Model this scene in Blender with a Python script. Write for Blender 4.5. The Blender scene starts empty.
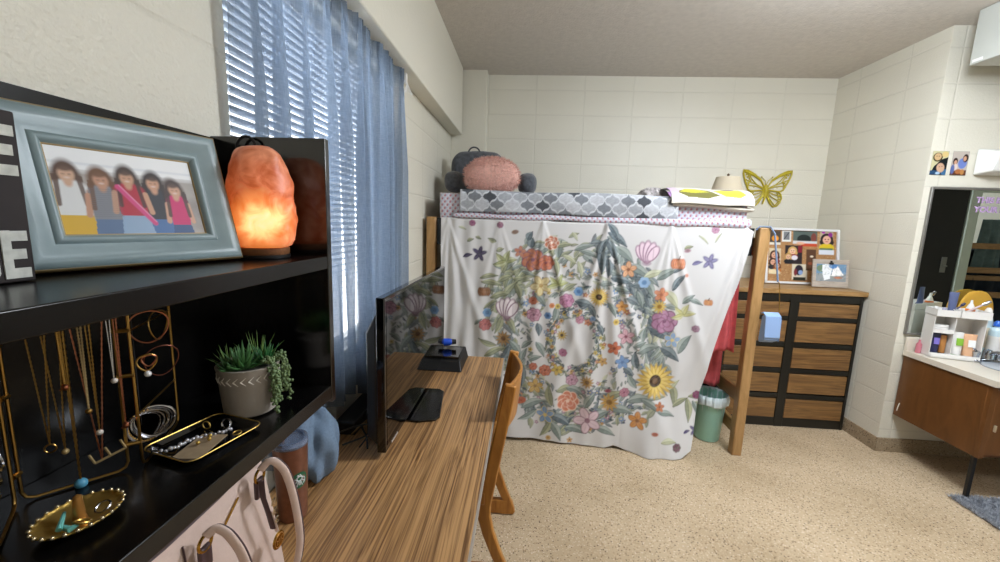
import bpy, math, random
import numpy as np
from math import sin, cos, pi, radians
random.seed(7); np.random.seed(7)
SC = bpy.context.scene
COL = SC.collection
H = 1.55            # eye height of the camera (metres)

# ------------------------------------------------------------- camera
def make_camera():
    f, yaw, pit, rol = 399.3, 0.06466, 0.14864, 0.03440
    r = np.array([cos(yaw), sin(yaw), 0.]); fw = np.array([-sin(yaw), cos(yaw), 0.]); up = np.array([0, 0, 1.])
    fw2 = fw*cos(pit) - up*sin(pit); up2 = up*cos(pit) + fw*sin(pit)
    r3 = r*cos(rol) + up2*sin(rol); up3 = up2*cos(rol) - r*sin(rol)
    cam = bpy.data.cameras.new('camera'); o = bpy.data.objects.new('camera', cam)
    COL.objects.link(o)
    from mathutils import Matrix
    m = Matrix(((r3[0], up3[0], -fw2[0], 0), (r3[1], up3[1], -fw2[1], 0), (r3[2], up3[2], -fw2[2], H), (0, 0, 0, 1)))
    o.matrix_world = m
    cam.sensor_width = 36; cam.sensor_fit = 'HORIZONTAL'; cam.lens = f/1000*36; cam.clip_start = 0.02
    SC.camera = o
make_camera()

# ------------------------------------------------------------- world, lights, exposure
W = bpy.data.worlds.new('world'); SC.world = W; W.use_nodes = True
wn = W.node_tree
bg = wn.nodes['Background']; bg.inputs[0].default_value = (0.92, 0.96, 1.0, 1); bg.inputs[1].default_value = 7.5
SC.view_settings.view_transform = 'Standard'; SC.view_settings.look = 'None'
SC.view_settings.gamma = 1; SC.view_settings.use_curve_mapping = False
SC.view_settings.exposure = 0.0

def area_light(name, loc, size, energy, color, rot=(0, 0, 0)):
    l = bpy.data.lights.new(name, 'AREA'); l.shape = 'RECTANGLE'; l.size = size[0]; l.size_y = size[1]
    l.energy = energy; l.color = color
    o = bpy.data.objects.new(name, l); o.location = loc; o.rotation_euler = rot
    COL.objects.link(o); return o
# the fluorescent ceiling fitting, an added unseen fill lamp, and daylight entering at the window
area_light('ceiling_and_fill_light', (1.65, 1.65, 2.70), (1.2, 0.5), 34, (0.92, 1.0, 1.11))
def bulb(loc, energy):
    l = bpy.data.lights.new('ceiling_lamp_glow', 'POINT'); l.energy = energy; l.color = (0.92, 1.0, 1.11); l.shadow_soft_size = .16
    o = bpy.data.objects.new('ceiling_lamp_glow', l); o.location = loc; COL.objects.link(o)
# the wrap-round lens of the fitting also throws light sideways onto the walls
bulb((1.65, 1.65, 2.56), 66)
area_light('ceiling_and_fill_light', (3.9, -0.2, 2.76), (1.2, 0.5), 38, (0.92, 1.0, 1.11))  # added fill lamp out of view, brightens the room beside the main fitting

# ------------------------------------------------------------- colour + materials
def lin(h):
    if isinstance(h, str):
        c = [int(h[i:i+2], 16)/255 for i in (0, 2, 4)]
    else: c = h
    return tuple(x/12.92 if x <= .04045 else ((x+.055)/1.055)**2.4 for x in c)
MATS = {}
def mat(name, color, rough=.5, metal=0., spec=.5, noise=0, nscale=40, bump=0, bscale=200, emit=None, estr=0, alpha=1, trans=0, sheen=0, coat=0):
    if name in MATS: return MATS[name]
    m = bpy.data.materials.new(name); m.use_nodes = True; n = m.node_tree; b = n.nodes['Principled BSDF']
    c = lin(color); b.inputs['Base Color'].default_value = (*c, 1)
    b.inputs['Roughness'].default_value = rough; b.inputs['Metallic'].default_value = metal
    b.inputs['Specular IOR Level'].default_value = spec
    b.inputs['Transmission Weight'].default_value = trans; b.inputs['Alpha'].default_value = alpha
    b.inputs['Sheen Weight'].default_value = sheen; b.inputs['Coat Weight'].default_value = coat
    tc = n.nodes.new('ShaderNodeTexCoord')
    if noise:
        t = n.nodes.new('ShaderNodeTexNoise'); t.inputs['Scale'].default_value = nscale; t.inputs['Detail'].default_value = 4
        n.links.new(tc.outputs['Object'], t.inputs['Vector'])
        r = n.nodes.new('ShaderNodeValToRGB')
        r.color_ramp.elements[0].position = .3; r.color_ramp.elements[1].position = .7
        r.color_ramp.elements[0].color = (*[max(0, x*(1-noise)) for x in c], 1); r.color_ramp.elements[1].color = (*[min(1, x*(1+noise)) for x in c], 1)
        n.links.new(t.outputs['Fac'], r.inputs['Fac']); n.links.new(r.outputs['Color'], b.inputs['Base Color'])
    if bump:
        t = n.nodes.new('ShaderNodeTexNoise'); t.inputs['Scale'].default_value = bscale; t.inputs['Detail'].default_value = 3
        n.links.new(tc.outputs['Object'], t.inputs['Vector'])
        bp = n.nodes.new('ShaderNodeBump'); bp.inputs['Strength'].default_value = bump; bp.inputs['Distance'].default_value = .004
        n.links.new(t.outputs['Fac'], bp.inputs['Height']); n.links.new(bp.outputs['Normal'], b.inputs['Normal'])
    if emit:
        b.inputs['Emission Color'].default_value = (*lin(emit), 1); b.inputs['Emission Strength'].default_value = estr
    MATS[name] = m; return m

def wood(name, light, dark, axis='y', scale=1., rough=.38, contrast=.5, fine=1., bands=55, stretch=2.2, warp=9.):
    """grain lines run along the given axis"""
    if name in MATS: return MATS[name]
    m = bpy.data.materials.new(name); m.use_nodes = True; n = m.node_tree; b = n.nodes['Principled BSDF']
    L = n.links.new; N = n.nodes.new
    tc = N('ShaderNodeTexCoord'); mp = N('ShaderNodeMapping')
    s = [bands*scale]*3; s['xyz'.index(axis)] = stretch*scale
    mp.inputs['Scale'].default_value = s
    L(tc.outputs['Object'], mp.inputs['Vector'])
    # slow waviness bends the lines
    mp2 = N('ShaderNodeMapping'); s2 = [7*scale]*3; s2['xyz'.index(axis)] = 1.6*scale; mp2.inputs['Scale'].default_value = s2
    L(tc.outputs['Object'], mp2.inputs['Vector'])
    w = N('ShaderNodeTexNoise'); w.inputs['Scale'].default_value = 1; w.inputs['Detail'].default_value = 2; L(mp2.outputs['Vector'], w.inputs['Vector'])
    ad = N('ShaderNodeVectorMath'); ad.operation = 'MULTIPLY_ADD'
    L(w.outputs['Color'], ad.inputs[0]); ad.inputs[1].default_value = (warp, warp, warp); L(mp.outputs['Vector'], ad.inputs[2])
    g = N('ShaderNodeTexNoise'); g.inputs['Scale'].default_value = 1; g.inputs['Detail'].default_value = 3; g.inputs['Roughness'].default_value = .6
    L(ad.outputs[0], g.inputs['Vector'])
    r = N('ShaderNodeValToRGB'); r.color_ramp.elements[0].position = .5-contrast*.22; r.color_ramp.elements[1].position = .5+contrast*.14
    r.color_ramp.elements[0].color = (*lin(dark), 1); r.color_ramp.elements[1].color = (*lin(light), 1)
    L(g.outputs['Fac'], r.inputs['Fac']); L(r.outputs['Color'], b.inputs['Base Color'])
    b.inputs['Roughness'].default_value = rough
    MATS[name] = m; return m

def vcol(name='printed', rough=.8, weave=0, sheen=0, coat=0, spec=.3):
    if name in MATS: return MATS[name]
    m = bpy.data.materials.new(name); m.use_nodes = True; n = m.node_tree; b = n.nodes['Principled BSDF']
    a = n.nodes.new('ShaderNodeAttribute'); a.attribute_name = 'Col'
    n.links.new(a.outputs['Color'], b.inputs['Base Color']); b.inputs['Roughness'].default_value = rough
    b.inputs['Specular IOR Level'].default_value = spec; b.inputs['Coat Weight'].default_value = coat
    b.inputs['Sheen Weight'].default_value = sheen
    if weave:
        tc = n.nodes.new('ShaderNodeTexCoord'); t = n.nodes.new('ShaderNodeTexNoise'); t.inputs['Scale'].default_value = weave
        n.links.new(tc.outputs['Object'], t.inputs['Vector'])
        bp = n.nodes.new('ShaderNodeBump'); bp.inputs['Strength'].default_value = .25; bp.inputs['Distance'].default_value = .003
        n.links.new(t.outputs['Fac'], bp.inputs['Height']); n.links.new(bp.outputs['Normal'], b.inputs['Normal'])
    MATS[name] = m; return m

def block_wall(name, color, axis, off, bw=.427, bh=.213, zoff=.164, joints=1.0, pimple=1.0):
    """painted concrete block in stack bond: bump joints + pimpled paint; axis = horizontal axis of the wall"""
    if name in MATS: return MATS[name]
    m = bpy.data.materials.new(name); m.use_nodes = True; n = m.node_tree; b = n.nodes['Principled BSDF']
    L = n.links.new; N = n.nodes.new
    ge = N('ShaderNodeNewGeometry'); sp = N('ShaderNodeSeparateXYZ'); L(ge.outputs['Position'], sp.inputs[0])
    def M(op, a, bb=None, c=None):
        q = N('ShaderNodeMath'); q.operation = op
        for i, x in enumerate((a, bb, c)):
            if x is None: continue
            if isinstance(x, (int, float)): q.inputs[i].default_value = x
            else: L(x, q.inputs[i])
        return q.outputs[0]
    def dist(o, of, p):
        a = M('DIVIDE', M('SUBTRACT', o, of), p); fr = M('FRACT', a); d = M('SUBTRACT', fr, .5); d = M('ABSOLUTE', d)
        return M('MULTIPLY', M('SUBTRACT', .5, d), p)
    nz = N('ShaderNodeTexNoise'); nz.inputs['Scale'].default_value = 9; L(ge.outputs['Position'], nz.inputs['Vector'])
    wob = M('MULTIPLY', M('SUBTRACT', nz.outputs['Fac'], .5), .008)
    dh = dist(M('ADD', sp.outputs['XYZ'.index(axis)], wob), off, bw); dv = dist(M('ADD', sp.outputs[2], wob), zoff, bh)
    d = M('MINIMUM', dh, dv)
    mr = N('ShaderNodeMapRange'); mr.interpolation_type = 'SMOOTHSTEP'; L(d, mr.inputs[0]); mr.inputs[1].default_value = .0015; mr.inputs[2].default_value = .0075
    nb = N('ShaderNodeTexNoise'); nb.inputs['Scale'].default_value = 95; nb.inputs['Detail'].default_value = 4; L(ge.outputs['Position'], nb.inputs['Vector'])
    hgt = M('ADD', M('MULTIPLY', mr.outputs[0], 1.0*joints), M('MULTIPLY', nb.outputs['Fac'], .9*pimple))
    bp = N('ShaderNodeBump'); bp.inputs['Strength'].default_value = .6; bp.inputs['Distance'].default_value = .0028
    L(hgt, bp.inputs['Height']); L(bp.outputs['Normal'], b.inputs['Normal'])
    c = lin(color)
    # blocks differ a hair, joints slightly dirtier, a few yellowish scuffs of old tape
    mx = N('ShaderNodeMix'); mx.data_type = 'RGBA'; L(M('MULTIPLY_ADD', mr.outputs[0], .5, .5) if joints else mr.outputs[0], mx.inputs[0])
    mx.inputs[6].default_value = (*[x*.88 for x in c], 1)
    n2 = N('ShaderNodeTexNoise'); n2.inputs['Scale'].default_value = 1.3; n2.inputs['Detail'].default_value = 3; L(ge.outputs['Position'], n2.inputs['Vector'])
    r = N('ShaderNodeValToRGB'); L(n2.outputs['Fac'], r.inputs['Fac']); r.color_ramp.elements[0].position = .35; r.color_ramp.elements[1].position = .7
    r.color_ramp.elements[0].color = (*[x*.955 for x in c], 1); r.color_ramp.elements[1].color = (*[min(1, x*1.03) for x in c], 1)
    L(r.outputs['Color'], mx.inputs[7]); L(mx.outputs[2], b.inputs['Base Color'])
    b.inputs['Roughness'].default_value = .42; b.inputs['Specular IOR Level'].default_value = .35
    MATS[name] = m; return m

def floor_mat(name='terrazzo_floor', dark=1.0):
    m = bpy.data.materials.new(name); m.use_nodes = True; n = m.node_tree; b = n.nodes['Principled BSDF']
    L = n.links.new; N = n.nodes.new
    ge = N('ShaderNodeNewGeometry')
    v = N('ShaderNodeTexVoronoi'); v.inputs['Scale'].default_value = 125; L(ge.outputs['Position'], v.inputs['Vector'])
    r = N('ShaderNodeValToRGB'); cr = r.color_ramp; cr.interpolation = 'CONSTANT'
    sp = N('ShaderNodeSeparateXYZ'); L(v.outputs['Color'], sp.inputs[0]); L(sp.outputs[0], r.inputs['Fac'])
    cols = [(0, 'c9b191'), (.40, 'd8c4a6'), (.60, 'b39a7a'), (.72, 'e0d0b8'), (.84, '8f7555'), (.925, '5f4a36')]
    cr.elements[0].position = 0; cr.elements[0].color = (*[q*dark for q in lin(cols[0][1])], 1)
    cr.elements[1].position = cols[1][0]; cr.elements[1].color = (*[q*dark for q in lin(cols[1][1])], 1)
    for p, h in cols[2:]:
        e = cr.elements.new(p); e.color = (*[q*dark for q in lin(h)], 1)
    mx = N('ShaderNodeMix'); mx.data_type = 'RGBA'
    rr = N('ShaderNodeMapRange'); L(v.outputs['Distance'], rr.inputs[0]); rr.inputs[1].default_value = .35; rr.inputs[2].default_value = .55
    L(rr.outputs[0], mx.inputs[0]); L(r.outputs['Color'], mx.inputs[6]); mx.inputs[7].default_value = (*[q*dark for q in lin('c6b193')], 1)
    n2 = N('ShaderNodeTexNoise'); n2.inputs['Scale'].default_value = 2.2; n2.inputs['Detail'].default_value = 5; L(ge.outputs['Position'], n2.inputs['Vector'])
    r2 = N('ShaderNodeValToRGB'); L(n2.outputs['Fac'], r2.inputs['Fac']); r2.color_ramp.elements[0].position = .35; r2.color_ramp.elements[1].position = .65
    r2.color_ramp.elements[0].color = (.80, .78, .74, 1); r2.color_ramp.elements[1].color = (1, 1, 1, 1)
    mu = N('ShaderNodeMix'); mu.data_type = 'RGBA'; mu.blend_type = 'MULTIPLY'; mu.inputs[0].default_value = 1
    L(mx.outputs[2], mu.inputs[6]); L(r2.outputs['Color'], mu.inputs[7]); L(mu.outputs[2], b.inputs['Base Color'])
    b.inputs['Roughness'].default_value = .45; b.inputs['Specular IOR Level'].default_value = .3
    return m

# ------------------------------------------------------------- mesh builder
def rotz(a): return np.array([[cos(a), -sin(a), 0], [sin(a), cos(a), 0], [0, 0, 1.]])
def rotx(a): return np.array([[1, 0, 0], [0, cos(a), -sin(a)], [0, sin(a), cos(a)]])
def roty(a): return np.array([[cos(a), 0, sin(a)], [0, 1, 0], [-sin(a), 0, cos(a)]])
class MB:
    def __init__(s): s.v = []; s.f = []; s.T = None
    def add(s, vs, fs):
        k = len(s.v)
        vs = np.asarray(vs, float).reshape(-1, 3)
        if s.T is not None: vs = vs@s.T[0].T + s.T[1]
        s.v.extend(map(tuple, vs)); s.f.extend(tuple(i+k for i in f) for f in fs); return s
    def box(s, x0, x1, y0, y1, z0, z1):
        x0, x1 = sorted((x0, x1)); y0, y1 = sorted((y0, y1)); z0, z1 = sorted((z0, z1))
        return s.add([(x0, y0, z0), (x1, y0, z0), (x1, y1, z0), (x0, y1, z0), (x0, y0, z1), (x1, y0, z1), (x1, y1, z1), (x0, y1, z1)],
                     [(0, 3, 2, 1), (4, 5, 6, 7), (0, 1, 5, 4), (1, 2, 6, 5), (2, 3, 7, 6), (3, 0, 4, 7)])
    def prism(s, poly, axis, a0, a1):
        """poly of 2D points in the two other axes (order x,y,z without axis)"""
        i = 'xyz'.index(axis); oth = [k for k in range(3) if k != i]; n = len(poly); vs = []
        for a in (a0, a1):
            for p in poly:
                q = [0, 0, 0]; q[i] = a; q[oth[0]] = p[0]; q[oth[1]] = p[1]; vs.append(q)
        fs = [tuple(range(n))[::-1], tuple(range(n, 2*n))] + [(k, (k+1) % n, n+(k+1) % n, n+k) for k in range(n)]
        return s.add(vs, fs)
    def tube(s, pts, r, n=8, closed=False, caps=True, flat=None):
        pts = np.asarray(pts, float); m = len(pts); rs = np.broadcast_to(np.asarray(r, float), (m,))
        vs = []; prev = None
        for i in range(m):
            a = pts[(i-1) % m] if (closed or i > 0) else pts[i]; c = pts[(i+1) % m] if (closed or i < m-1) else pts[i]
            t = c-a; t = t/(np.linalg.norm(t)+1e-12)
            if prev is None:
                h = np.array([0, 0, 1.]) if abs(t[2]) < .9 else np.array([1., 0, 0])
                u = np.cross(t, h)
            else: u = prev - t*(prev@t)
            u = u/(np.linalg.norm(u)+1e-12); prev = u; w = np.cross(t, u)
            fu, fw = (1, 1) if flat is None else flat
            for k in range(n):
                a_ = 2*pi*k/n; vs.append(pts[i] + rs[i]*(cos(a_)*u*fu + sin(a_)*w*fw))
        fs = []
        for i in range(m if closed else m-1):
            for k in range(n):
                fs.append((i*n+k, i*n+(k+1) % n, ((i+1) % m)*n+(k+1) % n, ((i+1) % m)*n+k))
        if caps and not closed: fs += [tuple(range(n))[::-1], tuple(range((m-1)*n, m*n))]
        return s.add(vs, fs)
    def lathe(s, prof, c=(0, 0, 0), n=32, sx=1, sy=1, R=None):
        vs = []; 
        for r, z in prof:
            for k in range(n): vs.append((r*cos(2*pi*k/n)*sx, r*sin(2*pi*k/n)*sy, z))
        vs = np.array(vs)
        if R is not None: vs = vs@R.T
        vs = vs + np.array(c); m = len(prof)
        fs = [(i*n+k, i*n+(k+1) % n, (i+1)*n+(k+1) % n, (i+1)*n+k) for i in range(m-1) for k in range(n)]
        if prof[0][0] > 1e-5: fs.append(tuple(range(n))[::-1])
        if prof[-1][0] > 1e-5: fs.append(tuple(range((m-1)*n, m*n)))
        return s.add(vs, fs)
    def ball(s, c, r, n=12, R=None):
        r = np.broadcast_to(np.asarray(r, float), (3,)); m = max(4, n//2+1)
        vs = []
        for i in range(m+1):
            th = pi*i/m
            for k in range(n): vs.append((sin(th)*cos(2*pi*k/n)*r[0], sin(th)*sin(2*pi*k/n)*r[1], -cos(th)*r[2]))
        vs = np.array(vs)
        if R is not None: vs = vs@R.T
        fs = [(i*n+k, i*n+(k+1) % n, (i+1)*n+(k+1) % n, (i+1)*n+k) for i in range(m) for k in range(n)]
        return s.add(vs+np.array(c), fs)
    def grid(s, fn, nu, nv, thick=0):
        vs = [fn(i/(nu-1), j/(nv-1)) for j in range(nv) for i in range(nu)]
        return s.add(vs, [(j*nu+i, j*nu+i+1, (j+1)*nu+i+1, (j+1)*nu+i) for j in range(nv-1) for i in range(nu-1)])
    def build(s, name, m, parent=None, bevel=0, bseg=2, solid=0, sub=0, angle=40, smooth=True, label=None):
        V = np.array(s.v)
        off = np.zeros(3)
        if parent is not None:
            q = parent
            while q is not None: off += np.array(q.location); q = q.parent
        loc = np.zeros(3)
        if parent is None:
            lo = V.min(0); hi = V.max(0); loc = np.array([(lo[0]+hi[0])/2, (lo[1]+hi[1])/2, lo[2]]); off = loc
        me = bpy.data.meshes.new(name); me.from_pydata([tuple(x) for x in V-off], [], s.f); me.validate(); me.update()
        import bmesh
        bm = bmesh.new(); bm.from_mesh(me)
        bmesh.ops.remove_doubles(bm, verts=bm.verts, dist=1e-6)
        if solid == 0 and not getattr(s, 'open', False): bmesh.ops.recalc_face_normals(bm, faces=bm.faces)
        bm.to_mesh(me); bm.free()
        if smooth:
            me.polygons.foreach_set('use_smooth', [True]*len(me.polygons))
            me.set_sharp_from_angle(angle=radians(angle))
        if m is not None: me.materials.append(m)
        o = bpy.data.objects.new(name, me); COL.objects.link(o); o.location = loc if parent is None else (0, 0, 0)
        if parent is not None: o.parent = parent
        if solid:
            q = o.modifiers.new('solid', 'SOLIDIFY'); q.thickness = solid; q.offset = 0
        if bevel:
            q = o.modifiers.new('bevel', 'BEVEL'); q.width = bevel; q.segments = bseg; q.limit_method = 'ANGLE'; q.angle_limit = radians(35)
        if sub:
            q = o.modifiers.new('sub', 'SUBSURF'); q.levels = sub; q.render_levels = sub
        if label: o['label'] = label
        return o
def thing(name, loc, label, cat, group=None):
    o = bpy.data.objects.new(name, None); COL.objects.link(o); o.location = loc; o.empty_display_size = .05
    return tag(o, label, cat, group)
def tag(o, label, cat, group=None, kind=None):
    o['label'] = label; o['category'] = cat
    if group: o['group'] = group
    if kind: o['kind'] = kind
    return o
def struct(o): o['kind'] = 'structure'; return o
def copy_thing(src, delta, label=None):
    def rec(o, parent):
        c = o.copy(); COL.objects.link(c)
        if parent is not None: c.parent = parent
        for ch in list(o.children): rec(ch, c)
        return c
    c = rec(src, None); c.location = [src.location[i]+delta[i] for i in range(3)]
    if label: c['label'] = label
    return c
def text_mesh(txt, size, depth, name, m, parent, origin, xdir, ydir, bold=0):
    """raised lettering: baseline start at origin (world), written along xdir, upright along ydir"""
    cu = bpy.data.curves.new('t', 'FONT'); cu.body = txt; cu.size = size; cu.extrude = depth/2; cu.offset = bold
    t = bpy.data.objects.new('t', cu); COL.objects.link(t)
    dg = bpy.context.evaluated_depsgraph_get(); me = bpy.data.meshes.new_from_object(t.evaluated_get(dg))
    V = np.array([v.co[:] for v in me.vertices]); F = [tuple(p.vertices) for p in me.polygons]
    bpy.data.objects.remove(t); bpy.data.curves.remove(cu)
    x = np.array(xdir, float); x /= np.linalg.norm(x); y = np.array(ydir, float); y /= np.linalg.norm(y); z = np.cross(x, y)
    mb = MB(); mb.add(np.array(origin)+V[:, :1]*x+V[:, 1:2]*y+V[:, 2:3]*z, F); mb.open = True
    return mb.build(name, m, parent, smooth=False)

# ------------------------------------------------------------- printed surfaces (colour per vertex of a fine grid)
class Canvas:
    def __init__(s, x0, x1, y0, y1, res, bg):
        s.x0, s.y0 = x0, y0; s.nx = int(round((x1-x0)/res))+1; s.ny = int(round((y1-y0)/res))+1
        s.x1, s.y1 = x1, y1; s.X, s.Y = np.meshgrid(np.linspace(x0, x1, s.nx), np.linspace(y0, y1, s.ny))
        s.C = np.empty((s.ny, s.nx, 3)); s.C[:] = lin(bg); s.res = res
    def win(s, cx, cy, r):
        i0 = max(0, int((cx-r-s.x0)/s.res)-1); i1 = min(s.nx, int((cx+r-s.x0)/s.res)+3)
        j0 = max(0, int((cy-r-s.y0)/s.res)-1); j1 = min(s.ny, int((cy+r-s.y0)/s.res)+3)
        return slice(j0, j1), slice(i0, i1)
    def mix(s, w, a, col):
        c = np.array(lin(col)) if isinstance(col, str) else np.array(col)
        if a.size: s.C[w] = s.C[w]*(1-a[..., None]) + c*a[..., None]
    def local(s, w, cx, cy, ang):
        X = s.X[w]-cx; Y = s.Y[w]-cy; c, q = cos(ang), sin(ang)
        return X*c+Y*q, -X*q+Y*c
    def ell(s, cx, cy, rx, ry=None, col='000000', ang=0, al=1, soft=None):
        ry = ry or rx; w = s.win(cx, cy, max(rx, ry)*1.1+s.res); x, y = s.local(w, cx, cy, ang)
        d = (np.sqrt((x/rx)**2+(y/ry)**2)-1)*min(rx, ry); so = soft or s.res*.7
        s.mix(w, np.clip(.5-d/(2*so), 0, 1)*al, col)
    def rect(s, x0, x1, y0, y1, col, al=1, ang=0):
        cx, cy = (x0+x1)/2, (y0+y1)/2; hx, hy = (x1-x0)/2, (y1-y0)/2; w = s.win(cx, cy, math.hypot(hx, hy)+s.res)
        x, y = s.local(w, cx, cy, ang); d = np.maximum(abs(x)-hx, abs(y)-hy); s.mix(w, np.clip(.5-d/(s.res*1.4), 0, 1)*al, col)
    def line(s, a, b, wd, col, al=1):
        a = np.array(a, float); b = np.array(b, float); c = (a+b)/2; l = np.linalg.norm(b-a); w = s.win(*c, l/2+wd+s.res)
        x, y = s.local(w, *a, math.atan2(*(b-a)[::-1])); t = np.clip(x, 0, l); d = np.hypot(x-t, y)-wd/2
        s.mix(w, np.clip(.5-d/(s.res*1.4), 0, 1)*al, col)
    def poly(s, pts, col, al=1):
        P = np.array(pts, float); c = (P.min(0)+P.max(0))/2; r = np.abs(P-c).max(); w = s.win(*c, r+s.res)
        X, Y = s.X[w], s.Y[w]; ins = np.zeros(X.shape, bool)
        for k in range(len(P)):
            (xa, ya), (xb, yb) = P[k], P[(k+1) % len(P)]
            if ya == yb: continue
            cnd = ((ya > Y) != (yb > Y)) & (X < (xb-xa)*(Y-ya)/(yb-ya)+xa); ins ^= cnd
        s.mix(w, ins.astype(float)*al, col)
    def leaf(s, cx, cy, ln, ang, wd, cols, al=1):
        w = s.win(cx, cy, ln*.6+s.res); x, y = s.local(w, cx, cy, ang); t = x/ln+.5
        bend = .12*ln*np.sin(np.clip(t, 0, 1)*pi); y = y-bend*.6
        hw = wd*.5*np.sin(np.clip(t, 0, 1)**.8*pi)*1.1
        d = np.abs(y)-hw; ok = (t > 0) & (t < 1)
        s.mix(w, np.clip(.5-d/(s.res*1.4), 0, 1)*ok*al, cols[0])
        s.mix(w, np.clip(.5-(np.abs(y-hw*.45)-hw*.38)/(s.res*1.4), 0, 1)*ok*al*.75, cols[1])
        s.mix(w, np.clip(.5-(np.abs(y+hw*.95)-s.res*.5)/(s.res*1.2), 0, 1)*ok*al*.75, cols[2])
        s.mix(w, np.clip(.5-(np.abs(y)-s.res*.3)/(s.res), 0, 1)*ok*al*.6, cols[2])
    def petals(s, cx, cy, r, n, wid, col, edge, cc, cr, ph=0):
        for k in range(n):
            a = ph+2*pi*k/n; px, py = cx+cos(a)*r*.55, cy+sin(a)*r*.55
            s.ell(px, py, r*.5, r*wid, edge, a); s.ell(px, py, r*.45, r*wid*.82, col, a)
            s.line((cx, cy), (cx+cos(a)*r*.8, cy+sin(a)*r*.8), s.res*.8, edge, .35)
        if cr: s.ell(cx, cy, r*cr, None, cc)
def canvas_obj(cv, pos, name, parent=None, material=None, thick=0, mask=None, off_smooth=True):
    """grid mesh whose vertices take the canvas colours; pos(X,Y)->Nx3 world"""
    X = cv.X.ravel(); Y = cv.Y.ravel(); V = pos(X, Y); nx, ny = cv.nx, cv.ny
    I = np.arange(nx*ny).reshape(ny, nx)
    F = np.stack([I[:-1, :-1], I[:-1, 1:], I[1:, 1:], I[1:, :-1]], -1).reshape(-1, 4)
    if mask is not None:
        mk = mask(X, Y); F = F[mk[F].all(1)]
    loc = np.zeros(3)
    if parent is None:
        lo, hi = V.min(0), V.max(0); loc = np.array([(lo[0]+hi[0])/2, (lo[1]+hi[1])/2, lo[2]]); off = loc
    else:
        off = np.zeros(3); q = parent
        while q is not None: off = off+np.array(q.location); q = q.parent
    me = bpy.data.meshes.new(name); me.vertices.add(len(V)); me.vertices.foreach_set('co', (V-off).ravel())
    me.loops.add(F.size); me.loops.foreach_set('vertex_index', F.ravel().astype(np.int32))
    me.polygons.add(len(F)); me.polygons.foreach_set('loop_start', np.arange(0, F.size, 4, dtype=np.int32))
    me.polygons.foreach_set('loop_total', np.full(len(F), 4, np.int32)); me.update(calc_edges=True)
    at = me.color_attributes.new('Col', 'FLOAT_COLOR', 'POINT')
    C = np.ones((nx*ny, 4)); C[:, :3] = cv.C.reshape(-1, 3); at.data.foreach_set('color', C.ravel())
    me.polygons.foreach_set('use_smooth', [True]*len(F))
    me.materials.append(material or vcol())
    o = bpy.data.objects.new(name, me); COL.objects.link(o); o.location = loc
    if parent is not None: o.parent = parent; o.location = (0, 0, 0)
    if thick:
        q = o.modifiers.new('solid', 'SOLIDIFY'); q.thickness = thick; q.offset = 0
    return o

# =============================================================== THE ROOM
ZC = 2.846; YB = 3.80; XL = -.72; XR = 2.58; YA = 2.869; XE = 5.6; YF = -1.7
cream = 'dfdbcc'
m_back = block_wall('painted_block_back', cream, 'X', .025, zoff=.165)
m_side = block_wall('painted_block_side', cream, 'Y', .145, zoff=.206)
m_alc = block_wall('painted_block_alcove', cream, 'X', .1, zoff=.165)
m_plain = mat('painted_plaster', 'dfdbcc', .45, bump=.35, bscale=90)
def wall(name, m, *boxes):
    mb = MB()
    for b in boxes: mb.box(*b)
    o = mb.build(name, m, smooth=False); return struct(o)
WY0, WY1, WZ0, WZ1 = .95, 2.14, .93, 2.24       # window opening in the left wall
wall('floor', floor_mat(), (-1.0, XE+.1, YF-.1, YB+.1, -.1, 0))
wall('ceiling', mat('textured_ceiling', 'cdc6bd', .9, bump=1., bscale=75, noise=.06, nscale=25), (-1.0, XE+.1, YF-.1, YB+.1, ZC, ZC+.1))
wall('wall_back', m_back, (-.92, XR+.15, YB, YB+.1, 0, ZC))
wall('wall_right', m_side, (XR, XR+.15, YA+.002, YB, 0, ZC))
wall('wall_alcove', m_alc, (XR+.001, XE, YA, YA+.15, 0, ZC))
m_near = block_wall('painted_block_near', cream, 'Y', 4.0, bw=20., zoff=.206, pimple=2.6)
wall('wall_left', m_near, (-.92, XL, YF, WY0, 0, ZC))
wall('wall_left', m_side, (-.92, XL, WY1, YB, 0, ZC), (-.92, XL, WY0, WY1, 0, WZ0), (-.92, XL, WY0, WY1, WZ1, ZC))
wall('wall_front', m_plain, (-.92, XE, YF-.1, YF, 0, ZC))
wall('wall_far_right', m_plain, (XE, XE+.1, YF, YA+.15, 0, ZC))
# boxed-out beam above the window and the pier in the back corner
o = MB().box(XL, -.616, YF, 3.64, 2.29, ZC).build('trim_1', m_plain, bevel=.006); struct(o)
o = MB().box(XL, -.41, 3.68, YB, 0, ZC).build('trim_2', m_plain, bevel=.004); struct(o)
mt = floor_mat('terrazzo_base', .62)
struct(MB().box(XR-.012, XR, 3.16, YB, 0, .105).box(XR-.012, XR, YA-.012, 3.16, 0, .105).build('baseboard_right', mt, bevel=.003))
struct(MB().box(XR-.012, XE, YA-.012, YA, 0, .105).build('baseboard_alcove', mt, bevel=.003))
struct(MB().box(-.41, XR-.012, YB-.012, YB, 0, .105).build('baseboard_back', mt, bevel=.003))

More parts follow.
